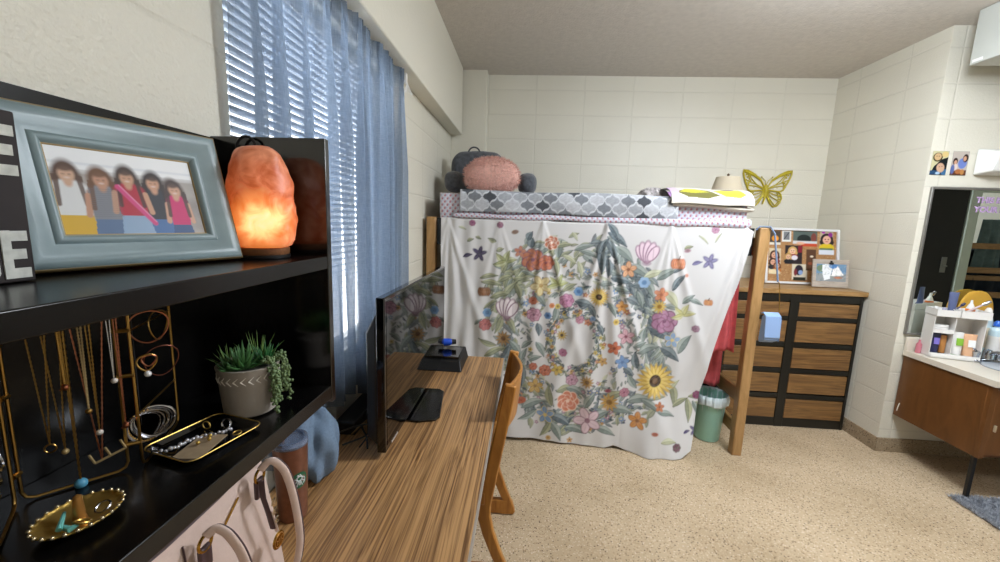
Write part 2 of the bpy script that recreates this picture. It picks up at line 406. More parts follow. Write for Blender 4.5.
# window: metal frame, pane and horizontal blind
wf = mat('window_frame_paint', 'c9c9c6', .5)
fr = MB(); 
for b in ((-.90, -.86, WY0, WY0+.04, WZ0, WZ1), (-.90, -.86, WY1-.04, WY1, WZ0, WZ1), (-.90, -.86, WY0+.04, WY1-.04, WZ0, WZ0+.04), (-.90, -.86, WY0+.04, WY1-.04, WZ1-.04, WZ1), (-.90, -.86, 1.56, 1.60, WZ0+.04, WZ1-.04)): fr.box(*b)
win = struct(fr.build('window_1', wf, bevel=.003))
gl = mat('window_glass', 'ffffff', .02, trans=1.0)
gl.node_tree.nodes['Principled BSDF'].inputs['IOR'].default_value = 1.01
MB().box(-.882, -.878, WY0+.04, WY1-.04, WZ0+.04, WZ1-.04).build('pane', gl, win, smooth=False)
bl = thing('window_blind', (-.80, 1.58, WZ0), 'white horizontal slatted blind in the window behind the blue curtains', 'blind')
slat = MB(); nsl = 50
for k in range(nsl):
    z = WZ0+.03+k*(WZ1-WZ0-.07)/(nsl-1); a = radians(28)
    dx, dz = .0125*cos(a), .0125*sin(a)
    slat.add([(-.80-dx, WY0+.02, z-dz), (-.80+dx, WY0+.02, z+dz), (-.80+dx, WY1-.02, z+dz), (-.80-dx, WY1-.02, z-dz)], [(0, 1, 2, 3)])
slat.open = True
o = slat.build('slats', mat('blind_slats', 'b9c4d2', .5), bl, solid=.0012)
MB().box(-.82, -.78, WY0+.01, WY1-.01, WZ1-.035, WZ1-.005).build('head_rail', wf, bl, bevel=.003)
MB().box(-.812, -.788, WY0+.02, WY1-.02, WZ0+.004, WZ0+.018).build('bottom_rail', wf, bl, bevel=.002)

# curtains: loose blue linen, light passes through
def curtain_mat():
    m = bpy.data.materials.new('blue_sheer_linen'); m.use_nodes = True; n = m.node_tree; n.nodes.clear(); L = n.links.new; N = n.nodes.new
    out = N('ShaderNodeOutputMaterial'); d = N('ShaderNodeBsdfDiffuse'); t = N('ShaderNodeBsdfTranslucent'); tr = N('ShaderNodeBsdfTransparent')
    tc = N('ShaderNodeTexCoord'); mp = N('ShaderNodeMapping'); mp.inputs['Scale'].default_value = (300, 300, 40); L(tc.outputs['Object'], mp.inputs['Vector'])
    no = N('ShaderNodeTexNoise'); no.inputs['Scale'].default_value = 1; L(mp.outputs['Vector'], no.inputs['Vector'])
    mp2 = N('ShaderNodeMapping'); mp2.inputs['Scale'].default_value = (40, 40, 400); L(tc.outputs['Object'], mp2.inputs['Vector'])
    no2 = N('ShaderNodeTexNoise'); no2.inputs['Scale'].default_value = 1; L(mp2.outputs['Vector'], no2.inputs['Vector'])
    ad = N('ShaderNodeMath'); ad.operation = 'ADD'; L(no.outputs['Fac'], ad.inputs[0]); L(no2.outputs['Fac'], ad.inputs[1])
    r = N('ShaderNodeValToRGB'); hf = N('ShaderNodeMath'); hf.operation = 'MULTIPLY'; hf.inputs[1].default_value = .5; L(ad.outputs[0], hf.inputs[0]); L(hf.outputs[0], r.inputs['Fac'])
    r.color_ramp.elements[0].position = .35; r.color_ramp.elements[1].position = .65
    r.color_ramp.elements[0].color = (*lin('6b757e'), 1); r.color_ramp.elements[1].color = (*lin('8d969e'), 1)
    L(r.outputs['Color'], d.inputs['Color']); t.inputs['Color'].default_value = (*lin('7f93ae'), 1)
    m1 = N('ShaderNodeMixShader'); m1.inputs[0].default_value = .42; L(d.outputs[0], m1.inputs[1]); L(t.outputs[0], m1.inputs[2])
    lw = N('ShaderNodeLayerWeight'); lw.inputs['Blend'].default_value = .5
    mr = N('ShaderNodeMapRange'); L(lw.outputs['Facing'], mr.inputs[0]); mr.inputs[1].default_value = .40; mr.inputs[2].default_value = .80; mr.inputs[3].default_value = .34; mr.inputs[4].default_value = .02
    m2 = N('ShaderNodeMixShader'); L(mr.outputs[0], m2.inputs[0]); L(m1.outputs[0], m2.inputs[1]); L(tr.outputs[0], m2.inputs[2])
    L(m2.outputs[0], out.inputs[0]); return m
cm = curtain_mat()
def curtain(name, y0, y1, folds, zbot, seed, label, xo=-.676):
    rnd = random.Random(seed); ph = [rnd.uniform(0, 6.28) for _ in range(6)]
    def fn(u, v):
        z = 2.285-(2.285-zbot)*v
        a = .012+.020*min(1, v*3)
        w = u*folds*2*pi
        q = sin(w+.5*sin(2*v+ph[0])+1.1*sin(w*.31+ph[4]))
        x = xo + a*math.tanh(2.4*q)*.9 + .010*min(1, v*3)*sin(w*2.3+ph[1]+v) + .006*sin(w*.37+ph[2])
        if v < .10: x += .005*sin(w*6+ph[1])*(1-v*10)+.0025*sin(w*13)
        if v < .05: x += .004*sin(w*5+ph[3])
        y = y0+(y1-y0)*u + .006*sin(w*2+ph[4]+2*v)+.010*v*sin(3*v+ph[5]+u*9)
        return (x, y, z)
    mb = MB(); mb.grid(fn, 150, 60); mb.open = True
    o = mb.build(name, cm, None); return tag(o, label, 'curtain', 'blue linen curtains')
curtain('curtain', .926, 1.55, 5, .86, 3, 'blue linen curtain panel nearer the black shelf, its hem piled on the desk')
curtain('curtain', 1.572, 2.135, 6, .80, 9, 'blue linen curtain panel at the far end of the window beside the bed')
rod = thing('curtain_rod', (-.66, 1.57, 2.25), 'thin white curtain rod carrying the blue curtains under the beam', 'curtain rod')
MB().tube([(-.697, .93, 2.262), (-.697, 2.15, 2.262)], .006, 10).build('rod', wf, rod)
MB().box(-.72, -.655, 2.143, 2.157, 2.235, 2.285).build('bracket', mat('white_plastic', 'eceae4', .4), rod, bevel=.003)
mb = MB()
for k in range(9):
    a = -.6+k*.15
    mb.tube([(-.655, 2.150, 2.238), (-.65+.01*sin(a*3), 2.150+.012*sin(a), 2.21-.004*k % .01), (-.65+.02*sin(a*4), 2.150+.03*sin(a), 2.185)], .0016, 5)
mb.build('tassel', MATS['white_plastic'], rod)
# heap of curtain cloth on the desk
def heap(u, v):
    a = u*2*pi
    # draped cone: top at v=0
    cx, cy = -.655, 1.13
    t = v
    r = np.interp(t, [0, .12, .3, .6, .85, 1], [.012, .045, .075, .088, .080, .062])*(1+.13*sin(3*a+1+2*t)+.13*sin(7*a-5*t)*t**.5+.06*sin(12*a+6*t)*t**.5)
    zz = .960-(.960-.760)*t + .014*sin(4*a+5*t)*(1-t)
    x = cx+.020*t+r*cos(a)*.85; y = cy-.02*t+r*sin(a)*1.05
    return (max(x, -.708), y, zz)
mb = MB(); mb.grid(heap, 80, 26); mb.open = True
cl = mat('blue_linen_opaque', '70849a', .9, noise=.12, nscale=160, bump=.2, bscale=300)
o = mb.build('curtain_hem', cl, solid=.003); tag(o, 'heap of blue curtain cloth lying on the desk beside the copper tumbler', 'curtain')

# =============================================================== BED AND WHAT IS ON IT
oak = wood('honey_oak', 'b58d5c', '95703f', 'z', 1.0, .4, 1.2, bands=26)
oak_y = wood('honey_oak_rail', 'b08857', '8e6a3d', 'y', 1.0, .4, 1.2, bands=26)
oak_x = wood('honey_oak_front', 'b08857', '8e6a3d', 'x', 1.0, .4, 1.2, bands=26)
black = mat('black_laminate', '15140f', .35, noise=.2, nscale=30)
blackmetal = mat('black_metal', '121212', .4)
bed = thing('loft_bed', (.42, 3.16, 0), 'high oak dorm bed frame with square posts behind the floral tapestry', 'bed')
for x0, x1, y0 in ((1.475, 1.54, 2.665), (-.69, -.625, 2.70), (1.475, 1.54, 3.58), (-.69, -.625, 3.58)):
    MB().box(x0, x1, y0, y0+.06, 0, 1.565).build('post', oak, bed, bevel=.006)
for z0, z1 in ((.36, .46), (.13, .22), (1.38, 1.5)):
    MB().box(1.500, 1.530, 2.725, 3.58, z0, z1).build('end_rail', oak_y, bed, bevel=.005)
    MB().box(-.675, -.64, 2.76, 3.58, z0, z1).build('end_rail', oak_y, bed, bevel=.005)
for y in (2.735, 3.60): MB().box(-.625, 1.475, y, y+.02, 1.47, 1.55).build('side_rail', blackmetal, bed, bevel=.003)
MB().box(-.62, 1.47, 2.756, 3.598, 1.535, 1.56).build('slat_deck', oak_x, bed)
for x in (-.622, 1.44):
    MB().box(x, x+.03, 2.725, 2.745, 1.38, 1.56).build('bracket', blackmetal, bed, bevel=.002)
MB().lathe([(0, 0), (.008, 0), (.008, .003), (0, .005)], (1.453, 2.722, 1.50), 10, R=rotx(pi/2)).build('snap', mat('bright_steel', 'd8d8d8', .25, 1), bed)

# printed fabrics
def floral_sheet(u0, u1, v0, v1, res=.005):
    c = Canvas(u0, u1, v0, v1, res, 'c9cdd8'); rnd = random.Random(4)
    j = 0; y = v0
    while y < v1:
        x = u0+(.018 if j % 2 else 0)
        while x < u1:
            c.ell(x+.007, y+.004, .008, .006, 'aab4cc'); c.ell(x-.006, y-.002, .006, .005, 'ececf0')
            c.ell(x, y, .0065, .006, 'a8525a'); c.ell(x+.002, y+.010, .004, .003, 'c9848a')
            x += .036
        y += .021; j += 1
    return c
def quatre(u0, u1, v0, v1, res=.005):
    c = Canvas(u0, u1, v0, v1, res, 'a3a5ab'); X, Y = c.X, c.Y
    # ogee lattice: cells between two families of sine lines
    P, Q = .100, .100
    ph = np.cos(2*pi*X/P); 
    # lattice function: |cos(pi x/P)+-cos(pi y/Q)| zero crossing gives diamond/ogee outlines
    g = np.cos(2*pi*X/P)+np.cos(2*pi*Y/Q)
    cell_i = np.floor((X/P+Y/Q)+.5).astype(int); cell_j = np.floor((X/P-Y/Q)+.5).astype(int)
    tone = np.random.RandomState(5).rand(200, 200); t = tone[cell_i % 200, cell_j % 200]
    big = g > 0
    A, B, D, E2 = (np.array(lin(h)) for h in ('a3a6ac', '7a7e84', '4a4d53', 'b9bbc0'))
    pal = np.where((t < .35)[..., None], A, np.where((t < .6)[..., None], B, np.where((t < .78)[..., None], D, E2)))
    mot = 1+.10*np.sin(X*151+3*np.sin(Y*97))*np.sin(Y*173+2*np.sin(X*61))
    c.C[:] = pal*mot[..., None]
    a1 = (X/P+Y/Q)+.055*np.sin(4*pi*X/P)*1.2; b1 = (X/P-Y/Q)+.055*np.sin(4*pi*X/P)*1.2
    dd = np.minimum(np.abs(a1-np.round(a1-.5)-.5), np.abs(b1-np.round(b1-.5)-.5))
    w = np.clip((.075-dd)/.035, 0, 1)
    c.C[:] = c.C*(1-w[..., None])+np.array(lin('cccfd3'))*w[..., None]
    return c
fab = vcol('printed_fabric', .85, weave=220, sheen=.2)
mat_th = thing('mattress', (.42, 3.16, 1.562), 'mattress in a small red flower patterned sheet on the high bed', 'mattress')
mb = MB(); mb.box(-.585, 1.415, 2.735, 3.63, 1.564, 1.722); mb.build('mattress_core', mat('sheet_white', 'd9d9de', .9), mat_th, bevel=.03, bseg=4)
# fitted sheet: front face, left end, rolled loose lower edge
def pos_sheet(X, Y):
    # X runs along the front then round the left corner (negative part), Y is height
    x = np.where(X > 0, -.600+X, -.605); y = np.where(X > 0, 2.722, 2.735-X)
    k = np.clip(1-np.abs(X)/.03, 0, 1); y = y+.006*k
    z = 1.562+Y
    y = y+.004*np.sin(X*9)*(X > 0)-.010*np.sin(np.clip(Y/.17, 0, 1)*pi)
    top = np.clip((Y-.165)/.06, 0, 1)
    y = np.where(X > 0, y+top*.06, y); x = np.where(X <= 0, x+top*.06, x); z = np.where(Y > .165, 1.562+.165+.004*top, z)
    return np.stack([x, y, z], 1)
canvas_obj(floral_sheet(-.85, 2.0, 0, .225), pos_sheet, 'fitted_sheet', mat_th, fab)
# loose gathered lower edge of the sheet, thicker towards the right
def pos_roll(X, Y):
    a = Y/.14*2*pi; r = .015+.016*np.clip(X/2.0, 0, 1)**1.2+.003*np.sin(X*14)
    tw = a+.6*np.sin(X*3)+X*1.5
    return np.stack([-.50+X*.96, 2.70-.004*np.sin(X*5)+r*np.cos(tw)*.8, 1.578+.012*np.clip(X-1.2, 0, 1)+.010*np.sin(X*2.2)*np.clip(X, 0, 1)*.4+r*np.sin(tw)*.95+.006*np.sin(X*11)*.4], 1)
canvas_obj(floral_sheet(0, 2.0, 0, .14), pos_roll, 'gathered_sheet_edge', mat_th, fab)
# grey trellis quilt over the top and down the front
def pos_quilt(X, Y):
    x = -.46+X; z0, y0 = 1.748, 2.706
    # Y: 0..0.135 is the drop on the front, above that it lies on top
    drop = Y < .14
    y = np.where(drop, 2.694+.004*np.sin(X*13+Y*20)-.008*np.sin(Y/.14*pi), 2.694+(Y-.14))
    bend = np.clip((Y-.11)/.05, 0, 1)
    z = np.where(drop, 1.607+Y-.012*bend**2, 1.743+.004*np.sin(X*7+Y*9))
    z = z+.007*np.sin(X*4.1)*np.sin(X*1.7)*np.clip(1-Y/.14, 0, 1)
    y = y+np.where(drop, .010*bend**2, 0)
    return np.stack([x, y, z], 1)
q = canvas_obj(quatre(0, 1.42, 0, .95), pos_quilt, 'quilt', None, fab, thick=.012)
tag(q, 'grey and white trellis patterned quilt over the mattress edge', 'quilt')

# folded throw with leaf print on the right end
th = thing('folded_blanket', (1.15, 2.95, 1.75), 'folded cream blanket with printed green and yellow leaves at the right end of the bed', 'blanket')
cream_cloth = mat('cream_fleece', 'cdc6b8', .95, noise=.05, nscale=60, bump=.3, bscale=160)
mb = MB()
def fold(zc, h, x0, x1, y0, y1, s):
    def f(u, v):
        a = v*2*pi; x = x0+(x1-x0)*u
        e = 1-.25*abs(2*u-1)**6
        hh = h*e*(1+.12*sin(9*u+s)); sg = lambda q: (abs(q)**.35)*(1 if q > 0 else -1)
        return (x, (y0+y1)/2+(y1-y0)/2*sg(cos(a)), zc+.008*sin(4*u+s)-.02*max(0, u-.55)*1+hh/2*(abs(sin(a))**.8)*(1 if sin(a) > 0 else -1))
    mb.grid(f, 40, 40)
fold(1.690, .034, .92, 1.425, 2.672, 3.05, 1.)
fold(1.722, .034, .915, 1.415, 2.668, 3.05, 2.)
mb.build('folded_layers', cream_cloth, th)
cv = Canvas(0, .50, 0, .46, .005, 'd6d1c6')
cv.poly([(.03, .14), (.10, .07), (.22, .06), (.30, .11), (.24, .18), (.12, .20)], '6d6a34'); cv.poly([(.06, .14), (.14, .12), (.24, .15), (.16, .20), (.1, .20)], 'b9b436')
cv.poly([(.27, .18), (.33, .10), (.42, .08), (.46, .12), (.44, .22), (.36, .24)], 'bdb838'); cv.ell(.37, .22, .04, .02, '5c3b48')
cv.ell(.02, .18, .035, .09, 'd3b6dc')
def pos_throw(X, Y):
    u = X/.5; x = .905+X*1.02; ee = 2.660
    drop = Y < .07
    y = np.where(drop, ee+.0+.002*np.sin(X*30), ee+(Y-.07)*.95)
    s_ = Y/.46; y = ee+.30*s_**1.5-.012*np.sin(np.clip(s_*2, 0, 1)*pi); z = 1.700+.105*np.sin(np.clip(s_*1.6, 0, 1)*pi/2)+.004*np.sin(X*14)-.008*np.clip((u-.8)/.2, 0, 1)**2
    return np.stack([x, y, z], 1)
canvas_obj(cv, pos_throw, 'printed_top', th, fab, thick=.006)

# bed-rest cushion, pink cushion
plush = mat('grey_plush', '53565c', .95, noise=.35, nscale=38, bump=1., bscale=60, sheen=.3)
rest = thing('bed_rest_cushion', (-.36, 3.25, 1.752), 'dark grey plush bed rest cushion with two arms and a top handle', 'cushion')
def superell(c, r, e=.5, n=36, bump=0, seed=0):
    sg = lambda q, p: math.copysign(abs(q)**p, q); rn = random.Random(seed); ph = [rn.uniform(0, 6) for _ in range(6)]
    def f(u, v):
        a = u*2*pi; b = (v-.5)*pi
        k = 1+bump*(sin(5*a+ph[0]+3*b)+sin(9*b+ph[1]+2*a)*.7+sin(13*a+7*b+ph[2])*.4)
        return (c[0]+r[0]*k*sg(cos(b), e)*sg(cos(a), e), c[1]+r[1]*k*sg(cos(b), e)*sg(sin(a), e), c[2]+r[2]*k*sg(sin(b), e))
    return f
MB().grid(superell((-.42, 3.30, 1.925), (.215, .10, .168), .55, bump=.008), 48, 32).build('back', plush, rest, angle=180)
for x in (-.575, -.02): MB().grid(superell((x, 3.12, 1.835), (.072, .16, .078), .8, bump=.01, seed=2), 36, 24).build('arm', plush, rest, angle=180)
MB().tube([(-.45+.045*cos(a)*-1, 3.25, 2.075+.045*sin(a)) for a in np.linspace(0, pi, 12)], .010, 8, flat=(1, .6)).build('handle', mat('grey_webbing', '484a50', .9), rest)
pk = MB(); pk.grid(superell((-.275, 2.93, 1.866), (.195, .080, .122), .86, bump=.012, seed=5), 60, 40)
rosy = mat('pink_fleece', 'dba99b', 1., noise=.14, nscale=70, bump=1., bscale=110, sheen=.5)
pko = pk.build('fluffy_cushion', rosy, angle=180); tag(pko, 'fluffy salmon pink cushion leaning on the grey bed rest', 'cushion')
# shaggy pile of the cushion (short real tufts)
rn = np.random.RandomState(3); me = pko.data; n = len(me.vertices)
ptsv = np.array([v.co[:] for v in me.vertices]); nrm = np.array([v.normal[:] for v in me.vertices])
idx = rn.choice(len(me.polygons), 4200); V = []; F = []
pc = np.array([p.center[:] for p in me.polygons]); pn = np.array([p.normal[:] for p in me.polygons]); 
for k, i in enumerate(idx):
    p = pc[i]+rn.normal(0, .003, 3); d = pn[i]*.017+rn.normal(0, .0045, 3); s_ = np.cross(d, rn.normal(0, 1, 3)); s_ = s_/np.linalg.norm(s_)*.0022
    V += [p-s_, p+s_, p+d*.6+s_*.6, p+d]; F.append((4*k, 4*k+1, 4*k+2, 4*k+3))
tf = MB(); tf.add(np.array(V)+np.array(pko.location), F); tf.open = True
o = tf.build('pile', rosy, pko); o['kind'] = 'stuff'

# small crumpled cloths, lampshade
def crumple(name, c, r, m, label, cat, seed, canvas=None):
    rn = random.Random(seed); ph = [rn.uniform(0, 6) for _ in range(6)]
    def f(u, v):
        a = u*2*pi; b = v*pi/2
        k = 1+.14*sin(3*a+ph[0])+.09*sin(7*a+ph[1]+4*b)+.05*sin(13*a+ph[2])
        return (c[0]+r[0]*k*cos(b)*cos(a), c[1]+r[1]*k*cos(b)*sin(a), c[2]+r[2]*(sin(b)**.8)*(1+.1*sin(5*a+ph[3])*cos(b)))
    o = MB().grid(f, 56, 16).build(name, m, angle=180); return tag(o, label, cat)
crumple('crumpled_cloth', (.86, 2.93, 1.757), (.10, .07, .062), mat('mottled_cloth', 'a8a2a0', .9, noise=.6, nscale=45), 'small crumpled patterned cloth on the quilt beside the lilac cloth', 'cloth', 3)
crumple('crumpled_cloth', (1.02, 3.15, 1.757), (.075, .05, .055), mat('lilac_cloth', 'b58ac2', .9, noise=.2, nscale=30), 'small lilac cloth behind the folded cream blanket', 'cloth', 8)
ls = thing('lampshade', (1.56, 3.36, 1.58), 'beige drum lampshade standing at the far right corner of the bed', 'lamp')
MB().lathe([(.118, .23), (.122, .235), (.085, .375), (.081, .374), (.118, .23)], (1.56, 3.36, 1.58), 40).build('shade', mat('beige_linen', 'c9bca4', .9, bump=.2, bscale=300), ls)
MB().lathe([(.001, .372), (.012, .372), (.008, .385), (.011, .395), (.001, .405)], (1.56, 3.36, 1.58), 14).build('finial', mat('bronze_finial', '6b5a48', .4, .5), ls)
MB().lathe([(.065, 0), (.065, .015), (.018, .03), (.014, .10), (.028, .16), (.012, .23), (.006, .37), (.001, .372)], (1.56, 3.36, 1.565), 24).build('stem', MATS['bronze_finial'], ls)
MB().box(1.46, 1.66, 3.28, 3.44, 1.545, 1.565).build('shelf_clip', oak_x, ls)

# =============================================================== TAPESTRY
BLOOMS = [('rose', 0.043, 1.301, 0.077, 'c0714a', '7d4a62'), ('rose', 0.131, 1.284, 0.054, 'c96f45', '8c4a50'), ('petal5', -0.046, 1.351, 0.035, 'c98058', '8a5a6a'), ('rose', 0.163, 1.419, 0.049, 'bf6a45', 'e6d6c8'), ('petal5', 0.105, 1.128, 0.063, 'e0cf94', 'b08a3c'), ('tulip', -0.118, 0.937, 0.091, 'e8dcde', '7c4a68'), ('daisy', -0.138, 0.745, 0.042, 'b58b4f', '6d4a22'), ('pumpkin', -0.28, 1.069, 0.049, '9c6b45', '6a4328'), ('pumpkin', 0.994, 1.313, 0.054, 'd78a5c', 'a8583a'), ('pumpkin', 1.211, 1.064, 0.03, 'cf8f55', 'a6602f'), ('bird', -0.321, 1.327, 0.049, '514867', '2f2c48'), ('bird', 1.194, 1.335, 0.048, '8580a6', '55507f'), ('dots', -0.255, 0.923, 0.035, '6c9ac4', '4b76a6'), ('rose', -0.266, 0.838, 0.042, 'bf6f68', '8c4450'), ('rose', 0.284, 1.033, 0.049, 'c583a4', '8b4a72'), ('rose', 0.941, 0.922, 0.084, 'b07a9b', '7c4668'), ('sunfl', 0.495, 1.071, 0.048, 'dcb437', '3e2c1c'), ('sunfl', 0.913, 0.505, 0.102, 'e5c044', '4b3524'), ('daisy', 0.899, 1.022, 0.036, 'dfc04a', 'a07426'), ('petal5', 0.904, 1.103, 0.042, 'dd8c5c', 'b8643c'), ('dots', 0.788, 1.179, 0.042, '8fb3d8', '5d86b4'), ('petal5', 1.005, 0.794, 0.049, '7ba2cf', 'd8c070'), ('tulip', 0.791, 1.358, 0.091, 'e6cbd8', '8e5a7c'), ('petal5', 0.677, 1.261, 0.049, 'd9a070', '8a4c28'), ('leafy', -0.144, 1.28, 0.063, '9fa36c', '5e6b3f'), ('petal5', 0.178, 0.207, 0.056, '6d95c4', 'e0c460'), ('rose', 0.333, 0.314, 0.077, 'c9714f', 'e2c0a8'), ('petal5', 0.473, 0.19, 0.084, 'd9bdc6', '8e5e70'), ('daisy', 0.615, 0.333, 0.049, 'cf9f3e', '8c6420'), ('petal5', 0.809, 0.221, 0.054, 'c98637', '8a5420'), ('petal5', 0.948, 0.334, 0.028, 'c4743c', '8a4420'), ('blob', -0.002, 0.299, 0.042, 'c0603a', '8a3c20'), ('rose', 0.711, 0.413, 0.035, 'b9788a', '7c4058'), ('bird', 1.199, 0.182, 0.036, '5a4f80', '38305a'), ('rose', 1.208, 0.416, 0.03, '8c3d68', '5c2444'), ('rose', 1.146, 0.884, 0.024, 'a0788c', '6c4860'), ('petal5', 0.098, 0.41, 0.049, 'c9a24a', '8c6428'), ('petal5', 0.694, 0.805, 0.048, 'dba9b4', '8a4a5c'), ('petal5', 0.62, 0.723, 0.042, 'cd6c40', '8c3c20'), ('petal5', 0.681, 0.627, 0.042, '6d95c6', '4a6fa0'), ('petal5', 0.651, 1.01, 0.035, 'e0a040', 'a86420'), ('dots', 0.62, 0.905, 0.024, 'e3c24a', 'a8842c'), ('dots', 0.36, 1.098, 0.035, '6d9ccc', '4a74a8'), ('dots', 0.186, 0.994, 0.021, 'd97f35', 'a85a20'), ('dots', 0.226, 0.989, 0.021, 'd9c045', '8c7420'), ('rose', 0.067, 0.925, 0.049, 'c08a9c', '7c4a62'), ('rose', 0.056, 1.022, 0.028, 'c9714f', '8c4028'), ('dots', 0.162, 0.923, 0.028, '5d86b4', '3c5c8c'), ('rose', 0.162, 0.531, 0.042, 'c8704c', '7c3a2a'), ('petal5', 0.244, 0.544, 0.035, 'd8b84a', '8c7030'), ('rose', 0.352, 0.47, 0.042, 'c595a8', '7c4a60'), ('daisy', 0.455, 0.469, 0.035, 'c99c4a', '7c5420'), ('daisy', 0.265, 0.788, 0.028, 'e0b83a', '4b3524'), ('rose', 0.278, 0.668, 0.028, 'b8688c', '7c3c5c'), ('petal5', 0.553, 0.62, 0.028, 'cfa04a', '8c6428'), ('rose', 0.078, 0.555, 0.028, 'c9714f', '8c4028'), ('rose', 0.379, 0.906, 0.028, 'c88a9c', '8a4c62'), ('petal5', 0.434, 0.888, 0.021, 'd98b60', '8a4a30'), ('dots', 0.466, 0.918, 0.018, '7ba2cf', '5d7fa8'), ('blob', 0.916, 0.161, 0.021, 'b8603c', '8a3c20'), ('dots', 1.058, 1.237, 0.014, 'dc9a80', 'b87058'), ('rose', -0.186, 1.525, 0.021, '9a6a7c', '6c4060'), ('blob', -0.084, 1.482, 0.024, '8a6a52', '5c3a3a'), ('rose', -0.373, 1.532, 0.021, 'a05a7c', '6c3a58'), ('rose', 1.209, 1.541, 0.024, 'c08aa4', '7c5468'), ('blob', 1.048, 1.4, 0.021, 'a87a8c', '5a5a48'), ('rose', 1.067, 0.075, 0.028, '7c4a62', '4c5a38'), ('dots', 0.208, 0.042, 0.021, 'c8a05a', 'a07838'), ('leafy', 0.218, 1.14, 0.056, 'b3b872', '76803f'), ('leafy', 1.06, 0.969, 0.06, 'c5c07a', '8a8a48'), ('blob', 0.602, 0.413, 0.021, 'a04a5c', '6c2c40')]
